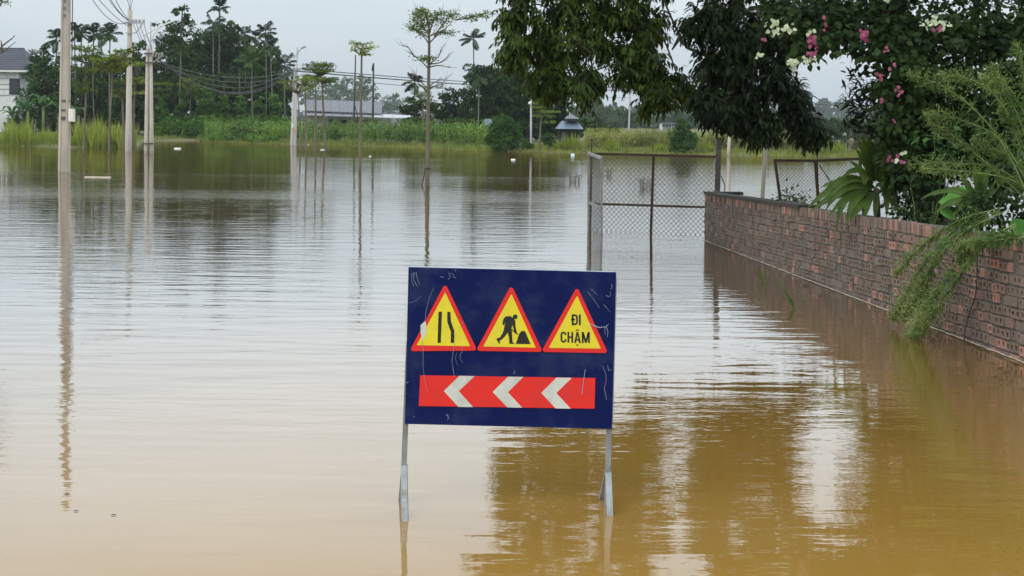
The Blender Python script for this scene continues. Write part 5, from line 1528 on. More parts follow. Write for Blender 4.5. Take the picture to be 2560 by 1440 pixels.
for (a, path, leafy) in TB:
    off = R.uniform(-.7, .7)
    pts = [tp(*a)] + [tp(px, py, off * (i + 1) / 3) for i, (px, py) in enumerate(path)]
    sp = spline(pts, 9)
    bm_.tube([Vector(q) for q in sp], list(np.linspace(.026, .007, 9)), 5)
    for k in range(7):
        q = sp[R.randint(3, 8)]
        dirv = Vector(sp[-1] - sp[0]).normalized() + Vector((R.uniform(-.6, .6), R.uniform(-.6, .6), R.uniform(-.1, .6)))
        bm_.tube([Vector(q), Vector(q) + dirv * R.uniform(.12, .32)], [.007, .003], 4, False)
    n = int(leafy * 330)
    if n:
        t = rng.uniform(.25, 1, n)
        pos = np.stack([np.interp(t, np.linspace(0, 1, 9), sp[:, k]) for k in range(3)], 1) + rng.normal(0, 1, (n, 3)) * np.array([.13, .16, .055])
        L = rng.uniform(.06, .125, n)
        lv.append(leaves(pos, rng.normal(0, 1, (n, 3)) * [1, 1, .5], np.array([0, 0, 1.0]) + rng.normal(0, .5, (n, 3)), L, L * .5))
bm_.build('branches', M['bark'], tree, True)
build_np('crown', lv, M['leaf_term_dark'], tree)
pr = MB().tube([W(1051, 463) + Vector((0, 0, -.3)) , tp(1066, 410)], .022, 6); pr.build('prop_stake', M['wood_dark'], tree)
MB().tube([W(1075, 458) + Vector((0, 0, -.3)), tp(1063, 404)], .022, 6).build('prop_stake', M['wood_dark'], tree)
MB().box(tp(1069, 421, -.02), (.20, .16, .05)).build('tie', M['wood_dark'], tree)

# ------------------------------------------------------------------ overhanging trees on the right
def sprays(c, r, n, L, W_, nl, droop=.8, shell=.2, out=.7, tmpl=LANCE, spr=.28):
    """compound leaves: n hanging sprays of nl leaflets through an ellipsoid"""
    c = np.array(c, float); r = np.array(r, float)
    k = max(5, n // 12)
    d0 = rdir(k); u0 = rng.uniform(shell, 1, k) ** .6
    tw = c + d0 * u0[:, None] * r
    idx = rng.integers(0, k, n)
    d = nrm(d0[idx] * .7 + rdir(n))
    base = tw[idx] + d * rng.uniform(0, .3, n)[:, None] * r.mean() * .55
    ax = d * out + rng.normal(0, .35, (n, 3)); ax[:, 2] -= droop * .6
    ax = nrm(ax)
    side = nrm(np.cross(ax, np.array([0, 0, 1.0]) + rng.normal(0, .25, (n, 3))))
    parts = []
    sl = spr * rng.uniform(.7, 1.25, n)
    for j in range(nl):
        t = (j // 2 + .6) / (nl / 2)
        sg = 1 if j % 2 else -1
        pos = base + ax * (sl * t)[:, None] + np.array([0, 0, -1]) * (sl * .25 * t * t)[:, None]
        T = ax * .6 + side * (sg * rng.uniform(.35, .8, n))[:, None] + np.array([0, 0, -droop]) * rng.uniform(.4, 1.1, n)[:, None]
        Nn = np.array([0, 0, .8]) + d * .5 + side * (sg * .35) + rng.normal(0, .25, (n, 3))
        Lj = L * rng.uniform(.75, 1.2, n) * (1 - .2 * abs(t - .6))
        parts.append(leaves(pos, T, Nn, Lj, Lj * W_, tmpl))
    # the leaf stalks
    return parts, tw
def hang_tree(name, label, base, fork, blobs, mat, dens=1.0, r0=.2, extra=()):
    e = empty(name, base, label, 'tree', 'trees overhanging the wall')
    tr = MB().tube([base + Vector((0, 0, -.5)), base.lerp(fork, .5) + Vector((.12, .1, 0)), fork], [r0 * 1.2, r0, r0 * .8], 10)
    br_ = MB(); parts = []; done = []
    for (px, py, rx, ry, Y) in sorted(blobs, key=lambda b_: (P(b_[0], b_[1], b_[4]) - fork).length):
        s = PXM(Y)
        c = P(px, py - (20 if rx >= 50 else 6), Y)
        rr_ = (rx * s * .84, max(rx, ry) * s * .8, ry * s * .74)
        n = int(dens * (50 + 300 * rr_[0] * rr_[2] / .4))
        pp, tw = sprays(c, rr_, n, .155, .28, 8)
        parts += pp
        # each bough springs from the nearest bough that lies closer to the fork
        src = min([fork] + done, key=lambda v: (v - c).length + .35 * (v - fork).length)
        q = src.lerp(c, .5) + Vector((R.uniform(-.12, .12), R.uniform(-.2, .2), .14 * (c - src).length))
        k_ = max(.25, 1 - (src - fork).length / 8)
        sp = spline([src, q, c], 9)
        br_.tube([Vector(p_) for p_ in sp], list(np.linspace(.045 * k_, .014, 9)), 6)
        done.append(c)
        for t_ in tw[:14]:
            br_.tube([c, c.lerp(Vector(t_), .5) + Vector((0, 0, .06)), Vector(t_)], [.016, .010, .004], 4, False)
    for pts in extra:
        sp = spline(pts, 9)
        br_.tube([Vector(p_) for p_ in sp], list(np.linspace(.035, .012, 9)), 6)
    tr.build('trunk', M['bark_dark'], e, True)
    br_.build('branches', M['bark_dark'], e, True)
    build_np('crown', parts, mat, e)
    return e
b1 = Vector((7.9, 27.5, .3))
hang_tree('longan_tree', 'overhanging tree whose olive-green drooping leaves fill the top right of centre', b1, Vector((6.6, 26.5, 4.6)), [
 (1318, 40, 58, 52, 24.2), (1300, 100, 46, 36, 24.0), (1345, 130, 50, 44, 24.4), (1400, 60, 72, 62, 24.8), (1440, 130, 62, 40, 24.2), (1365, 182, 40, 26, 24.0), (1400, 205, 44, 22, 24.0), (1452, 220, 36, 24, 23.8), (1283, 130, 22, 14, 23.8),
 (1500, 70, 76, 58, 25.0), (1530, 140, 60, 36, 24.6), (1590, 110, 66, 50, 25.0), (1620, 170, 54, 40, 24.6), (1660, 205, 46, 32, 24.4), (1632, 240, 34, 26, 24.2), (1612, 60, 60, 46, 25.4), (1700, 212, 30, 26, 24.6),
 (1560, 30, 60, 40, 25), (1460, 15, 60, 40, 25), (1560, 175, 36, 22, 24.4), (1480, 185, 30, 18, 24.2), (1330, -60, 90, 70, 25), (1480, -70, 110, 80, 25.5), (1620, -70, 90, 80, 25.5), (1250, -190, 80, 80, 25), (1380, -210, 110, 90, 25.5), (1540, -220, 120, 90, 26), (1300, -330, 100, 80, 25.5), (1470, -360, 130, 80, 26), (1640, -330, 70, 70, 26.5), (1380, -450, 110, 70, 26), (1560, -470, 110, 70, 26.5),
], M['leaf_longan'], 1.0, .22, extra=[[P(1770, 140, 25), P(1720, 120, 25), P(1700, 90, 25), P(1672, 30, 25), P(1650, -30, 25)], [P(1700, 92, 25), P(1688, 112, 25), P(1680, 125, 25)], [P(1318, 120, 24), P(1300, 118, 24), P(1278, 108, 24)]])
b2 = Vector((7.2, 24.5, .3))
hang_tree('longan_tree', 'dark overhanging tree between the olive tree and the flowering climber', b2, Vector((6.2, 24.6, 4.4)), [
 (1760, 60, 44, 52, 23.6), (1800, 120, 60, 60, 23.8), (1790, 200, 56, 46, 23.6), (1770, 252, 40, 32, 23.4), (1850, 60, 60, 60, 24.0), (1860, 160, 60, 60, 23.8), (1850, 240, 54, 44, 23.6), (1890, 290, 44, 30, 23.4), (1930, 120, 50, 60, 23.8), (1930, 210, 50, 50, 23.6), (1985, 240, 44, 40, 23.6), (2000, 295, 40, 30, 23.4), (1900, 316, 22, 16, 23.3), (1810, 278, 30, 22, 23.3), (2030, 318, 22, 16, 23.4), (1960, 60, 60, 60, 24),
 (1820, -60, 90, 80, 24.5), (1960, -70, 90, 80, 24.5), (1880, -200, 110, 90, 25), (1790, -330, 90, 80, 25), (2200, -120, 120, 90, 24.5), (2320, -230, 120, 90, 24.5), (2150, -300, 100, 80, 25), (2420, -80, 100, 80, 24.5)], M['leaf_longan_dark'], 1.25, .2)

# a tree just out of the picture on the left; only twig tips reach in
bl = Vector((-14.6, 34.0, -.1))
lt = empty('roadside_tree', bl, 'bare twig tips of a tree reaching in at the left edge', 'tree')
YL = 30.0
MB().tube([bl + Vector((0, 0, -.4)), bl + Vector((.1, -.6, 2.2)), P(-300, -20, 31)], [.16, .13, .07], 8).build('trunk', M['bark'], lt, True)
tw_ = MB()
for pts in ([(-300, -20), (-120, 40), (0, 8), (26, -2)], [(-300, -10), (-100, 160), (0, 132), (22, 118), (40, 104)], [(-20, 146), (5, 116), (30, 96), (38, 88)], [(-300, 0), (-140, 150), (-30, 118), (2, 112)], [(5, 128), (4, 110), (2, 100)]):
    sp = spline([P(x, y, YL) for x, y in pts], 10)
    tw_.tube([Vector(q) for q in sp], list(np.linspace(.022, .006, 10)), 5)
tw_.build('branches', M['bark'], lt, True)
parts = []
for (px, py, rx, ry) in ((-190, -30, 110, 50), (-160, 60, 60, 40), (-330, 40, 120, 90), (-240, -120, 120, 80)):
    s = PXM(31)
    pp, _ = sprays(P(px, py, 31), (rx * s, rx * s, ry * s), 230, .17, .3, 6)
    parts += pp
n = 46
pos = np.array([list(P(rng.uniform(-12, 24), rng.uniform(-4, 10), YL)) for _ in range(n)])
parts.append(leaves(pos, rng.normal(0, 1, (n, 3)), np.array([0, 0, 1.]) + rng.normal(0, .4, (n, 3)), .09, .03))
build_np('crown', parts, M['leaf_longan'], lt)

# ------------------------------------------------------------------ flowering climber and shrubs behind the wall
def leafy(c, r, n, L, wr, tmpl=OVATE, droop=.5, shell=.35):
    c = np.array(c, float); r = np.array(r, float)
    k = max(5, n // 24)
    d0 = rdir(k); tw = c + d0 * (rng.uniform(shell, 1, k) ** .55)[:, None] * r
    idx = rng.integers(0, k, n)
    d = rdir(n)
    pos = tw[idx] + d * rng.uniform(.1, 1, n)[:, None] * .22
    T = d * .8 + d0[idx] * .4 + rng.normal(0, .3, (n, 3)); T[:, 2] -= droop
    Nn = d0[idx] * .7 + np.array([0, -.35, .5]) + rng.normal(0, .45, (n, 3))
    Ls = L * rng.uniform(.55, 1.25, n)
    return leaves(pos, T, Nn, Ls, Ls * wr, tmpl), tw
yb = 18.2
bs = on_wall(2330, 560, -1.6); bs = Vector((bs.x, bs.y, .75))
bou = empty('bougainvillea', bs, 'large dark bougainvillea with white and magenta flowers above the wall', 'climber')
parts, stems = [], MB()
BL_ = [(1960, 20, 46, 36, 18.6), (2010, 50, 52, 40, 18.4), (2080, 30, 60, 50, 18.6), (2060, 90, 46, 30, 18.2), (2010, 112, 30, 24, 18.2), (2140, 70, 56, 46, 18.4), (2200, 40, 60, 56, 18.6), (2180, 120, 44, 36, 18.2), (2250, 110, 60, 56, 18.2), (2320, 60, 70, 60, 18.4), (2280, 190, 60, 50, 18.0), (2380, 130, 70, 60, 18.2), (2440, 60, 70, 60, 18.4), (2500, 130, 70, 60, 18.2), (2340, 230, 60, 54, 17.9), (2230, 230, 46, 36, 18.0), (2430, 220, 70, 60, 18.0), (2520, 230, 60, 60, 18.0), (2300, 300, 60, 46, 17.9), (2240, 310, 40, 36, 17.9), (2400, 310, 70, 54, 17.9), (2500, 330, 70, 60, 17.8), (2260, 400, 46, 44, 17.9), (2290, 450, 44, 36, 17.8), (2350, 390, 60, 50, 17.8), (2440, 400, 60, 50, 17.7), (2540, 420, 60, 60, 17.6), (2580, 60, 70, 80, 18.4), (2590, 200, 60, 80, 18.2), (2590, 330, 60, 80, 17.8),
       (2080, -50, 80, 50, 18.8), (2260, -60, 110, 60, 18.8), (2450, -60, 110, 60, 18.8), (2350, -160, 120, 60, 19.2), (2560, -150, 100, 70, 19)]
root = bs.copy(); bdone = []
for (px, py, rx, ry, Y) in sorted(BL_, key=lambda b_: (P(b_[0], b_[1], b_[4]) - root).length):
    s = PXM(Y); c = P(px, py, Y + .6)
    n = int(150 + 300 * (rx * s) * (ry * s) / .06)
    lv_, tw = leafy(c, (rx * s * 1.05, rx * s * 1.5, ry * s * 1.05), min(n, 620), .10, .68)
    parts.append(lv_)
    src = min([root] + bdone, key=lambda v: (v - c).length + .3 * (v - root).length)
    mid_ = src.lerp(c, .5) + Vector((R.uniform(-.1, .1), .15, .08))
    stems.tube([Vector(q) for q in spline([src, mid_, c], 9)], list(np.linspace(.02, .009, 9)), 5)
    bdone.append(c)
    for t_ in tw[:8]:
        stems.tube([c, Vector(t_)], [.006, .003], 4, False)
stems.build('stems', M['bark_dark'], bou, True)
build_np('foliage', parts, M['leaf_boug'], bou)
def bracts(px, py, w_, h_, n, mat, Y=17.3):
    s = PXM(Y)
    pos = np.array(P(px, py, Y))[None] + rng.normal(0, .5, (n, 3)) * np.array([w_ * s, .07, h_ * s])
    L = rng.uniform(.038, .060, n)
    Nn = rng.normal(0, .6, (n, 3)) + np.array([-.2, -1.0, .3])
    T = rng.normal(0, 1, (n, 3)) * [1, .4, 1]; T[:, 2] -= .4
    tag(build_np('flower_cluster', leaves(pos, T, Nn, L, L * .86, OVATE), mat, bou), kind='stuff')
for a in ((1938, 62, 17, 22, 26), (1972, 70, 12, 12, 14), (1985, 160, 12, 12, 10), (1975, 150, 9, 6, 5), (2022, 148, 14, 8, 10), (2330, 52, 16, 16, 18), (2362, 62, 14, 9, 10), (2260, 390, 6, 8, 3), (2218, 2, 9, 5, 5), (2240, 402, 5, 7, 3), (1900, 138, 5, 7, 4), (2028, 76, 6, 8, 3)):
    bracts(*a[:5], M['bract_white'])
for a in ((2030, 105, 8, 22, 26), (2160, 84, 10, 12, 20), (2028, 138, 9, 6, 8), (2348, 72, 12, 5, 6), (1913, 100, 4, 5, 3), (2218, 122, 4, 4, 3), (2237, 163, 6, 7, 5), (2200, 190, 6, 9, 5), (2246, 232, 8, 10, 7), (2200, 246, 4, 4, 3), (2223, 393, 7, 12, 6), (2254, 402, 8, 8, 5), (2062, 66, 5, 6, 3), (2236, 304, 3, 4, 2), (2060, 35, 4, 4, 2)):
    bracts(*a[:5], M['bract_pink'])

# lance-leaved shrub leaning left against the sky
b3 = on_wall(2235, 550, -1.2); b3 = Vector((b3.x, b3.y, .8))
lsh = empty('lance_leaved_shrub', b3, 'shrub with dark narrow leaves silhouetted against the sky beside the flowering climber', 'shrub')
sm, pl = MB(), []
Y3 = 19.0
for path in ([(2240, 520), (2215, 400), (2165, 250), (2125, 165)], [(2240, 520), (2200, 380), (2150, 290), (2112, 225)], [(2240, 520), (2230, 420), (2195, 310), (2170, 210)], [(2240, 520), (2205, 370), (2160, 325), (2120, 308)], [(2240, 520), (2225, 380), (2200, 280), (2150, 190)], [(2230, 360), (2190, 300), (2150, 265), (2118, 252)], [(2240, 500), (2232, 400), (2235, 300), (2240, 220)]):
    off = R.uniform(-.2, .2)
    sp = spline([P(x, y, Y3 + off) for x, y in path], 14)
    sm.tube([Vector(q) for q in sp], list(np.linspace(.014, .004, 14)), 5)
    n = 60
    t = rng.uniform(.5, 1.0, n)
    pos = np.stack([np.interp(t, np.linspace(0, 1, 14), sp[:, k]) for k in range(3)], 1) + rng.normal(0, .05, (n, 3))
    T = rng.normal(0, .7, (n, 3)) + np.array([-.5, 0, .15])
    L = rng.uniform(.08, .17, n)
    pl.append(leaves(pos, T, np.array([0, -.4, 1.]) + rng.normal(0, .4, (n, 3)), L, L * .26, LANCE))
sm.build('stems', M['bark'], lsh, True)
build_np('foliage', pl, M['leaf_longan_dark'], lsh)

def shrub(name, label, px, py_b, blobs, mat, L, wr, dens=1.0, tmpl=OVATE, depth=-.7, cat='shrub'):
    b_ = on_wall(px, py_b, depth); b_ = Vector((b_.x, b_.y, max(b_.z - .3, .5)))
    e = empty(name, b_, label, cat)
    parts, st_ = [], MB()
    for (x, y, rx, ry) in blobs:
        c = P(x, y, b_.y); s = PXM(b_.y)
        lv_, tw = leafy(c, (rx * s, rx * s, ry * s), int(dens * (60 + 26000 * rx * ry * s * s / 100)), L, wr, tmpl)
        parts.append(lv_)
        st_.tube([b_, b_.lerp(c, .6) + Vector((.03, .02, .05)), c], [.012, .008, .004], 5)
        for t_ in tw[:6]: st_.tube([c, Vector(t_)], [.005, .002], 4, False)
    st_.build('stems', M['stem_green'], e)
    build_np('foliage', parts, mat, e)
    return e
shrub('glossy_shrub', 'glossy mid-green leafy shrub right of the pink blossoms', 2330, 520, [(2335, 340, 34, 34), (2360, 380, 38, 26), (2400, 360, 30, 28), (2330, 400, 30, 22)], M['leaf_shrub'], .10, .6, .9)
shrub('fine_leaved_shrub', 'low fine-leaved shrub on the wall right of the dracaena', 2290, 560, [(2260, 520, 34, 28), (2300, 535, 38, 22), (2275, 460, 26, 40), (2330, 545, 30, 16), (2250, 545, 26, 14)], M['leaf_boug'], .055, .45, 1.2, LANCE, -.45)
shrub('small_fern_bush', 'small feathery plant on the wall below the leaning fence panel', 1982, 510, [(1972, 492, 20, 10), (1990, 498, 22, 9), (1965, 503, 18, 8), (2002, 506, 16, 7)], M['leaf_boug'], .06, .4, 1.3, LANCE, -.35, 'plant')
shrub('dark_hedge', 'dark leafy hedge behind the two dracaenas', 2330, 560, [(2235, 470, 26, 34), (2250, 520, 26, 30), (2290, 490, 34, 34), (2340, 500, 40, 40), (2390, 470, 44, 40), (2300, 540, 40, 24), (2420, 530, 44, 30), (2360, 545, 40, 20), (2470, 460, 44, 44)], M['leaf_boug'], .085, .55, 1.25, OVATE, -1.3)
shrub('dark_hedge', 'dark hedge plants at the right edge above the wall', 2540, 590, [(2520, 470, 50, 40), (2480, 500, 46, 36), (2570, 500, 50, 50), (2420, 520, 40, 30), (2560, 560, 50, 24), (2500, 550, 44, 20), (2540, 420, 50, 40), (2580, 430, 40, 50)], M['leaf_boug'], .085, .5, 1.3, OVATE, -.8)

# ------------------------------------------------------------------ strap-leaved dracaenas on the wall
def strap_plant(name, label, base, hub, lvs, mat, wmax, stem_r=.05):
    e = empty(name, base, label, 'plant')
    MB().tube([base + Vector((0, 0, -.3)), base.lerp(hub, .5), hub], [stem_r, stem_r * .9, stem_r * .7], 8).build('stem', M['bark'], e, True)
    for (a, c, t_, wk) in lvs:
        pts = bez(a, c, t_, 10)
        d = pts[-1] - pts[0]
        nv = np.array([-d[0] * .2, -.9, .55])
        prof_ = np.array([.30, .55, .80, .96, 1.0, .97, .86, .66, .38, .03]) * wmax * wk
        build_np('leaf', ribbon(pts, prof_, nv, .16), mat, e, True)
    return e
bd_ = on_wall(2195, 548, -.35); Yd = bd_.y
dp = lambda x, y, dy=0.0: np.array(P(x, y, Yd + dy))
lvs = []
for (ax_, ay, cx, cy, tx, ty, wk, dy) in [
 (2190, 450, 2206, 385, 2216, 318, 1.5, -.25), (2186, 448, 2170, 395, 2142, 346, 1.5, -.3), (2188, 448, 2184, 385, 2168, 338, 1.4, -.28), (2194, 450, 2216, 400, 2238, 338, 1.0, 0), (2196, 452, 2232, 400, 2286, 344, 1.2, -.25), (2184, 452, 2165, 410, 2138, 370, 1.2, -.2), (2192, 448, 2196, 400, 2190, 350, 1.1, -.1),
 (2180, 460, 2150, 400, 2103, 446, .9, -.2), (2182, 462, 2120, 420, 2070, 500, .95, -.25), (2178, 466, 2110, 410, 2040, 508, 1.0, -.15), (2178, 470, 2090, 440, 2012, 528, 1.0, -.2), (2176, 474, 2100, 460, 2024, 532, .9, -.3), (2180, 476, 2110, 440, 2060, 532, .95, -.35), (2180, 478, 2110, 470, 2090, 548, 1.0, -.4), (2180, 474, 2100, 470, 2090, 585, .6, -.5), (2184, 480, 2130, 470, 2116, 562, 1.15, -.45), (2190, 484, 2150, 500, 2122, 556, 1.1, -.5),
 (2184, 458, 2150, 420, 2160, 465, .8, -.3), (2190, 456, 2160, 430, 2164, 462, .7, -.35), (2200, 456, 2240, 420, 2228, 535, .8, -.1), (2204, 456, 2250, 430, 2262, 470, .6, .2), (2200, 460, 2212, 440, 2230, 520, .9, -.3), (2186, 466, 2120, 450, 2080, 470, .7, .2), (2182, 468, 2140, 430, 2110, 500, .8, .1), (2188, 470, 2150, 460, 2140, 520, .9, -.2), (2178, 462, 2130, 430, 2110, 470, .8, .15), (2176, 476, 2080, 480, 2040, 524, .8, -.1),
 (2188, 452, 2178, 380, 2152, 338, .9, .1), (2192, 452, 2208, 380, 2226, 330, .9, .05), (2196, 454, 2226, 400, 2262, 350, .8, 0), (2182, 456, 2150, 420, 2124, 402, .8, .1), (2200, 462, 2236, 450, 2246, 520, .9, -.2), (2198, 466, 2222, 470, 2216, 545, .9, -.3), (2202, 462, 2252, 440, 2268, 500, .8, .1), (2186, 478, 2170, 490, 2160, 556, .9, -.45), (2192, 480, 2190, 500, 2186, 552, .8, -.4), (2180, 474, 2120, 470, 2070, 545, .9, -.4), (2178, 470, 2100, 440, 2050, 470, .8, .2)]:
    lvs.append((dp(ax_, ay), dp(cx, cy, dy * .7), dp(tx, ty, dy), wk))
strap_plant('dracaena', 'strap-leaved dracaena drooping over the wall, in front of the leaning fence', Vector((bd_.x, bd_.y, .95)), P(2190, 470, Yd), lvs, M['leaf_drac'], .098, .05)
bd2 = on_wall(2448, 568, -.5); Yd2 = bd2.y
dp2 = lambda x, y, dy=0.0: np.array(P(x, y, Yd2 + dy))
lvs = []
for (ax_, ay, cx, cy, tx, ty, wk, dy) in [
 (2446, 510, 2420, 470, 2396, 430, 1.0, 0), (2450, 508, 2440, 450, 2432, 395, .9, .1), (2454, 508, 2462, 450, 2470, 400, .9, .1), (2458, 510, 2490, 460, 2520, 430, .9, 0), (2450, 508, 2450, 460, 2448, 410, 1.0, -.1), (2444, 514, 2400, 450, 2330, 490, .8, -.1), (2444, 516, 2390, 480, 2335, 535, .8, -.2), (2446, 518, 2410, 490, 2380, 545, .8, -.3), (2460, 516, 2520, 480, 2560, 530, .8, -.1), (2440, 512, 2370, 450, 2300, 500, .6, .2)]:
    lvs.append((dp2(ax_, ay), dp2(cx, cy, dy * .7), dp2(tx, ty, dy), wk))
strap_plant('dracaena', 'smaller upright strap-leaved dracaena at the right behind the drooping weeds', Vector((bd2.x, bd2.y, .95)), P(2450, 515, Yd2), lvs, M['leaf_drac'], .085, .05)
# broad bright leaves
def broad_leaf_plant(label, pxc, pyb, lv_, name='taro_plant'):
    b_ = on_wall(pxc, pyb, -.45)
    e = empty(name, Vector((b_.x, b_.y, .95)), label, 'plant')
    for (x, y, L, tx, tz, wr) in lv_:
        p0 = P(x, y, b_.y + R.uniform(-.1, .1)); d = Vector((tx, -.35, tz)).normalized()
        MB().tube([Vector((b_.x, b_.y, 1.0)), p0.lerp(Vector((b_.x, b_.y, 1.1)), .4) + Vector((0, 0, .06)), p0], [.010, .008, .005], 5).build('stalk', M['stem_green'], e)
        build_np('leaf', leaves(np.array([p0]), np.array([d]), np.array([[.1, -.55, .8]]), L, L * wr, OVATE), M['leaf_taro'], e)
broad_leaf_plant('bright green broad-leaved plant between the two dracaenas', 2380, 550, [(2345, 505, .30, .9, .05, .7), (2365, 490, .32, .7, .2, .7), (2400, 515, .28, .6, -.3, .7), (2420, 498, .24, .8, .1, .7), (2350, 522, .24, .5, -.4, .7)])
broad_leaf_plant('single bright broad leaf at the right edge on top of the wall', 2545, 600, [(2530, 545, .34, .5, -.8, .75), (2552, 560, .28, .6, -.5, .75)])

# ------------------------------------------------------------------ tall weeds at the right
def weed(label, base, stems_, name='fleabane_weed', panicle=1.0, leafmat='leaf_weed'):
    e = empty(name, base, label, 'weed')
    lp_, bp2 = [], []
    for (pts, rt, pan, leafy_) in stems_:
        sp = spline(pts, 22)
        MB().tube([Vector(q) for q in sp], list(np.linspace(rt, .003, 22)), 5).build('stem', M['stem_yellow'], e, True)
        d = nrm(np.gradient(sp, axis=0))
        n = int(leafy_)
        t = rng.uniform(.08, .95, n)
        pos = np.stack([np.interp(t, np.linspace(0, 1, 22), sp[:, k]) for k in range(3)], 1)
        dd = np.stack([np.interp(t, np.linspace(0, 1, 22), d[:, k]) for k in range(3)], 1)
        T = dd * .7 + rng.normal(0, .6, (n, 3)); T[:, 2] -= .15
        L = rng.uniform(.06, .14, n)
        lp_.append(leaves(pos, T, np.array([0, -.5, 1.]) + rng.normal(0, .4, (n, 3)), L, L * .11, LANCE))
        m = int(pan)
        t = 1 - rng.uniform(0, 1, m) ** 1.3 * .42
        pos = np.stack([np.interp(t, np.linspace(0, 1, 22), sp[:, k]) for k in range(3)], 1)
        rad_ = .02 + .15 * np.sin(np.clip((1 - t) / .42, 0, 1) * math.pi) ** .8
        pos = pos + rdir(m) * (rng.uniform(.15, 1, m) * rad_)[:, None]
        L = rng.uniform(.012, .024, m)
        bp2.append(leaves(pos, rng.normal(0, 1, (m, 3)), rng.normal(0, 1, (m, 3)), L, L * .8))
        # branchlets of the panicle
        tb = MB()
        for k in range(16):
            u = R.uniform(.6, .97)
            q = np.array([np.interp(u, np.linspace(0, 1, 22), sp[:, j]) for j in range(3)])
            w_ = .15 * math.sin(min((1 - u) / .42, 1) * math.pi) ** .8 + .02
            dr = Vector(d[int(u * 21)]) * .7 + Vector(rdir(1)[0]) * .6
            tb.tube([Vector(q), Vector(q) + dr.normalized() * w_], [.002, .001], 3, False)
            # slim leaves along the branchlets
        tag(tb.build('branchlets', M['stem_yellow'], e), kind='stuff')
    build_np('leaves', lp_, M[leafmat], e)
    build_np('flower_buds', bp2, M['bud_weed'], e)
    return e
Yw = 14.6
wp = lambda x, y, dy=0.0: np.array(P(x, y, Yw + dy))
bw = on_wall(2600, 640, -.3)
st_ = []
for k, pth in enumerate(([(2620, 600), (2500, 350), (2380, 230), (2268, 182)], [(2620, 580), (2520, 290), (2440, 205), (2350, 185)], [(2600, 600), (2580, 350), (2560, 200), (2542, 105)], [(2620, 560), (2510, 360), (2400, 300), (2310, 282)], [(2630, 560), (2480, 420), (2390, 345), (2320, 300)], [(2630, 520), (2500, 425), (2380, 408), (2270, 412)], [(2630, 540), (2540, 455), (2420, 430), (2300, 420)], [(2620, 560), (2560, 330), (2510, 220), (2480, 160)], [(2640, 480), (2570, 300), (2520, 230), (2450, 190)], [(2640, 520), (2560, 420), (2500, 380), (2430, 350)], [(2640, 560), (2590, 440), (2540, 330), (2500, 270)])):
    dy = R.uniform(-.4, .4)
    st_.append(([wp(x, y, dy) for x, y in pth], .009, (330, 300, 40, 260, 260, 240, 200, 240, 240, 240, 200)[k], (220, 220, 260, 180, 180, 150, 150, 240, 240, 240, 280)[k]))
weed('tall fleabane weed with feathery flower heads leaning in from the right', Vector((bw.x, bw.y, 1.0)), st_)
ow = lambda x, y, o: np.array(on_wall(x, y, o))
st_ = []
for (pth, pan) in (([(2500, 520, -.3), (2400, 550, .1), (2310, 610, .3), (2235, 690, .35)], 420), ([(2500, 525, -.3), (2400, 565, .1), (2320, 640, .35), (2262, 740, .4), (2232, 800, .42)], 700), ([(2510, 530, -.3), (2410, 580, .15), (2330, 660, .4), (2290, 740, .45), (2258, 800, .45)], 700),
                   ([(2540, 560, -.2), (2440, 610, .2), (2370, 690, .4), (2310, 780, .5), (2262, 866, .5)], 800), ([(2540, 565, -.2), (2450, 620, .2), (2390, 700, .4), (2330, 790, .48), (2280, 850, .5)], 600), ([(2560, 585, -.1), (2480, 590, .15), (2430, 610, .25), (2400, 650, .3)], 220), ([(2580, 590, -.1), (2500, 600, .2), (2440, 605, .3), (2385, 625, .35)], 260), ([(2500, 530, -.3), (2380, 590, .2), (2320, 700, .4), (2300, 800, .42)], 500)):
    st_.append(([ow(*q) for q in pth], .007, pan * 2, 330))
weed('drooping weed hanging over the brick wall down to the water', Vector((ow(2500, 560, -.3)[0], ow(2500, 560, -.3)[1], 1.05)), st_, 'drooping_weed')
cb = MB().tube([Vector(q) for q in spline([on_wall(2446, 600, .04), on_wall(2443, 640, .06), on_wall(2440, 730, .05), on_wall(2418, 800, .06), on_wall(2411, 850, .07), on_wall(2419, 880, .06)], 16)], .006, 5).build('hanging_cable', M['black'])
tag(cb, 'thin black cable hanging down the brick wall into the water', 'cable')

# ------------------------------------------------------------------ things in the water
def twig_clump(name, label, px, py, stems_, r=.012, cat='twigs', group='dead stems in the flood'):
    b_ = W(px, py); e = empty(name, b_, label, cat, group)
    m_ = MB()
    for pth in stems_:
        pts = [P(x, y, b_.y + R.uniform(-.15, .15)) for x, y in pth]
        pts[0].z = -.3
        sp = spline(pts, 7)
        m_.tube([Vector(q) for q in sp], list(np.linspace(r, r * .4, 7)), 4)
    m_.build('stems', M['twig'], e)
def bushy(px, py, w_, h_, n, seed):
    r_ = random.Random(seed); out_ = []
    for k in range(n):
        x = px + r_.uniform(-w_ * .4, w_ * .4); dx = (x - px) * 1.2 + r_.uniform(-w_ * .3, w_ * .3)
        out_.append([(x, py), (x + dx * .4, py - h_ * .5), (x + dx, py - h_ * r_.uniform(.6, 1))])
        out_.append([(x + dx * .3, py - h_ * .35), (x + dx * .5 + r_.uniform(-6, 6), py - h_ * r_.uniform(.5, .9))] if False else [(x, py), (x + r_.uniform(-8, 8), py - h_ * .4), (x + r_.uniform(-14, 14), py - h_ * r_.uniform(.4, .8))])
    return out_
twig_clump('drowned_plant', 'four thin upright stems in the water left of the thick concrete pole', 70, 392, [[(62, 395), (62, 370), (63, 344)], [(70, 395), (72, 372), (77, 350)], [(78, 390), (79, 365), (80, 350)], [(66, 392), (65, 372), (60, 356)]], .02)
twig_clump('drowned_shrub', 'dead leafless shrub in the water left of the gate', 1437, 456, bushy(1437, 456, 30, 28, 16, 1), .006)
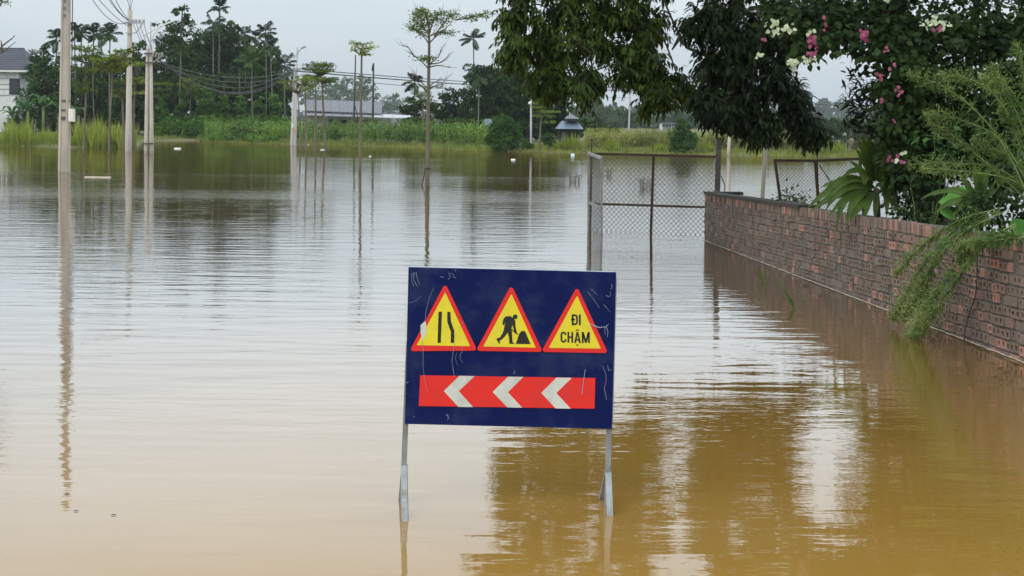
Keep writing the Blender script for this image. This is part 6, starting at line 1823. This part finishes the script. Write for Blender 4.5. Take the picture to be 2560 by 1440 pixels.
twig_clump('drowned_shrub', 'dead leafless shrub in the water seen through the middle of the gate', 1612, 470, bushy(1612, 470, 50, 36, 24, 2), .0055)
twig_clump('drowned_shrub', 'low dead shrub seen through the left of the gate mesh', 1515, 440, bushy(1515, 440, 34, 22, 12, 3), .006)
twig_clump('drowned_shrub', 'dead twigs in the water at the left edge', 8, 452, bushy(6, 452, 50, 28, 14, 4), .006)
for (px, py, lab, tips) in ((1994, 770, 'tuft of long grass leaning out of the brown water near the wall', [(1935, 690), (1950, 715), (1942, 705), (1962, 730), (1970, 738), (1948, 740)]), (1915, 706, 'small tuft of grass in the water close to the far half of the wall', [(1888, 665), (1900, 672), (1880, 680), (1910, 668)])):
    b_ = W(px, py); e = empty('grass_tuft', b_, lab, 'grass', 'grass tufts in the water')
    prt = []
    for (tx, ty) in tips:
        t_ = P(tx, ty, b_.y - .1)
        b0 = np.array(b_) + np.array([R.uniform(-.03, .03), R.uniform(-.03, .03), -.1])
        prt.append(ribbon(bez(b0, np.array(b_.lerp(t_, .45)) + [0, 0, .05], t_, 7), [.012, .014, .014, .012, .01, .007, .002], (0, -1, .3), .1))
    build_np('blades', prt, M['leaf_weed'], e)
def slab(name, label, px, py, w_px, h, depth, mat, yaw=0.0, cat='debris'):
    b_ = W(px, py); s = PXM(b_.y)
    m_ = MB(); w_ = w_px * s
    r_ = random.Random(int(px))
    n = 10; top, bot = [], []
    for k in range(n):
        a = 2 * math.pi * k / n
        sx_ = math.copysign(abs(math.cos(a)) ** .5, math.cos(a)) * w_ / 2 * r_.uniform(.88, 1.05); sy_ = math.copysign(abs(math.sin(a)) ** .5, math.sin(a)) * depth / 2 * r_.uniform(.88, 1.05)
        x = sx_ * math.cos(yaw) - sy_ * math.sin(yaw); y = sx_ * math.sin(yaw) + sy_ * math.cos(yaw)
        top.append(b_ + Vector((x * .92, y * .92, h * r_.uniform(.85, 1.1)))); bot.append(b_ + Vector((x, y, -.03)))
    m_.add(bot + top, [(k, (k + 1) % n, n + (k + 1) % n, n + k) for k in range(n)] + [tuple(range(n, 2 * n))])
    return tag(m_.build(name, mat), label, cat, 'litter floating on the flood')
slab('foam_block', 'white foam block floating right of the twin poles', 444, 372, 18, .08, .35, M['foam'])
slab('foam_block', 'white foam piece floating below the maize right of centre', 1283, 400, 12, .06, .3, M['foam'])
slab('plastic_bag', 'pale blue plastic bag floating left of the gate', 1432, 389, 10, .13, .25, M['blue_bag'])
slab('foam_piece', 'small white litter afloat at the foot of the dark umbrella-crowned tree', 806, 375, 11, .05, .2, M['foam'])
slab('foam_piece', 'tiny white litter afloat left of the bare-branched tree', 925, 391, 6, .04, .2, M['foam'])
slab('foam_piece', 'tiny white litter afloat beside the far twin poles', 770, 362, 6, .07, .2, M['foam'])
b_ = W(245, 443.5); s = PXM(b_.y)
pk = MB().beam(b_ + Vector((-33 * s, 0, .012)), b_ + Vector((33 * s, -.05, .012)), .07, .04).build('floating_plank', surf('bleached timber', (.6, .56, .46), (.5, .46, .38), .8, 5))
tag(pk, 'pale plank floating below the crossarm pole', 'plank', 'litter floating on the flood')

for (px, py, lab) in ((182, 1277, 'tiny dead leaf afloat in the near left water'), (276, 1288, 'dead leaf afloat right of the other two in the near left water'), (160, 1234, 'dead leaf afloat where the thick pole reflection ends')):
    b_ = W(px, py, .003); n_ = np.array([[0, 0, 1.0]])
    tag(build_np('floating_leaf', leaves(np.array([b_]), np.array([[1, R.uniform(-.5, .5), .12]]), n_, .035, .016, OVATE), M['twig']), lab, 'leaf', 'litter floating on the flood')

# ------------------------------------------------------------------ the hazy air
hz = MB().box((0, 660, 16), (2760, 1460, 36))
hm = bpy.data.materials.new('humid air'); hm.use_nodes = True
ht = hm.node_tree; ht.nodes.clear()
ho = N(ht, 'ShaderNodeOutputMaterial')
hv = N(ht, 'ShaderNodeVolumePrincipled')
hv.inputs['Color'].default_value = (.90, .95, 1.0, 1)
hv.inputs['Density'].default_value = 0.00017
hv.inputs['Anisotropy'].default_value = 0.1
ht.links.new(hv.outputs[0], ho.inputs['Volume'])
tag(hz.build('haze', hm), kind='stuff')
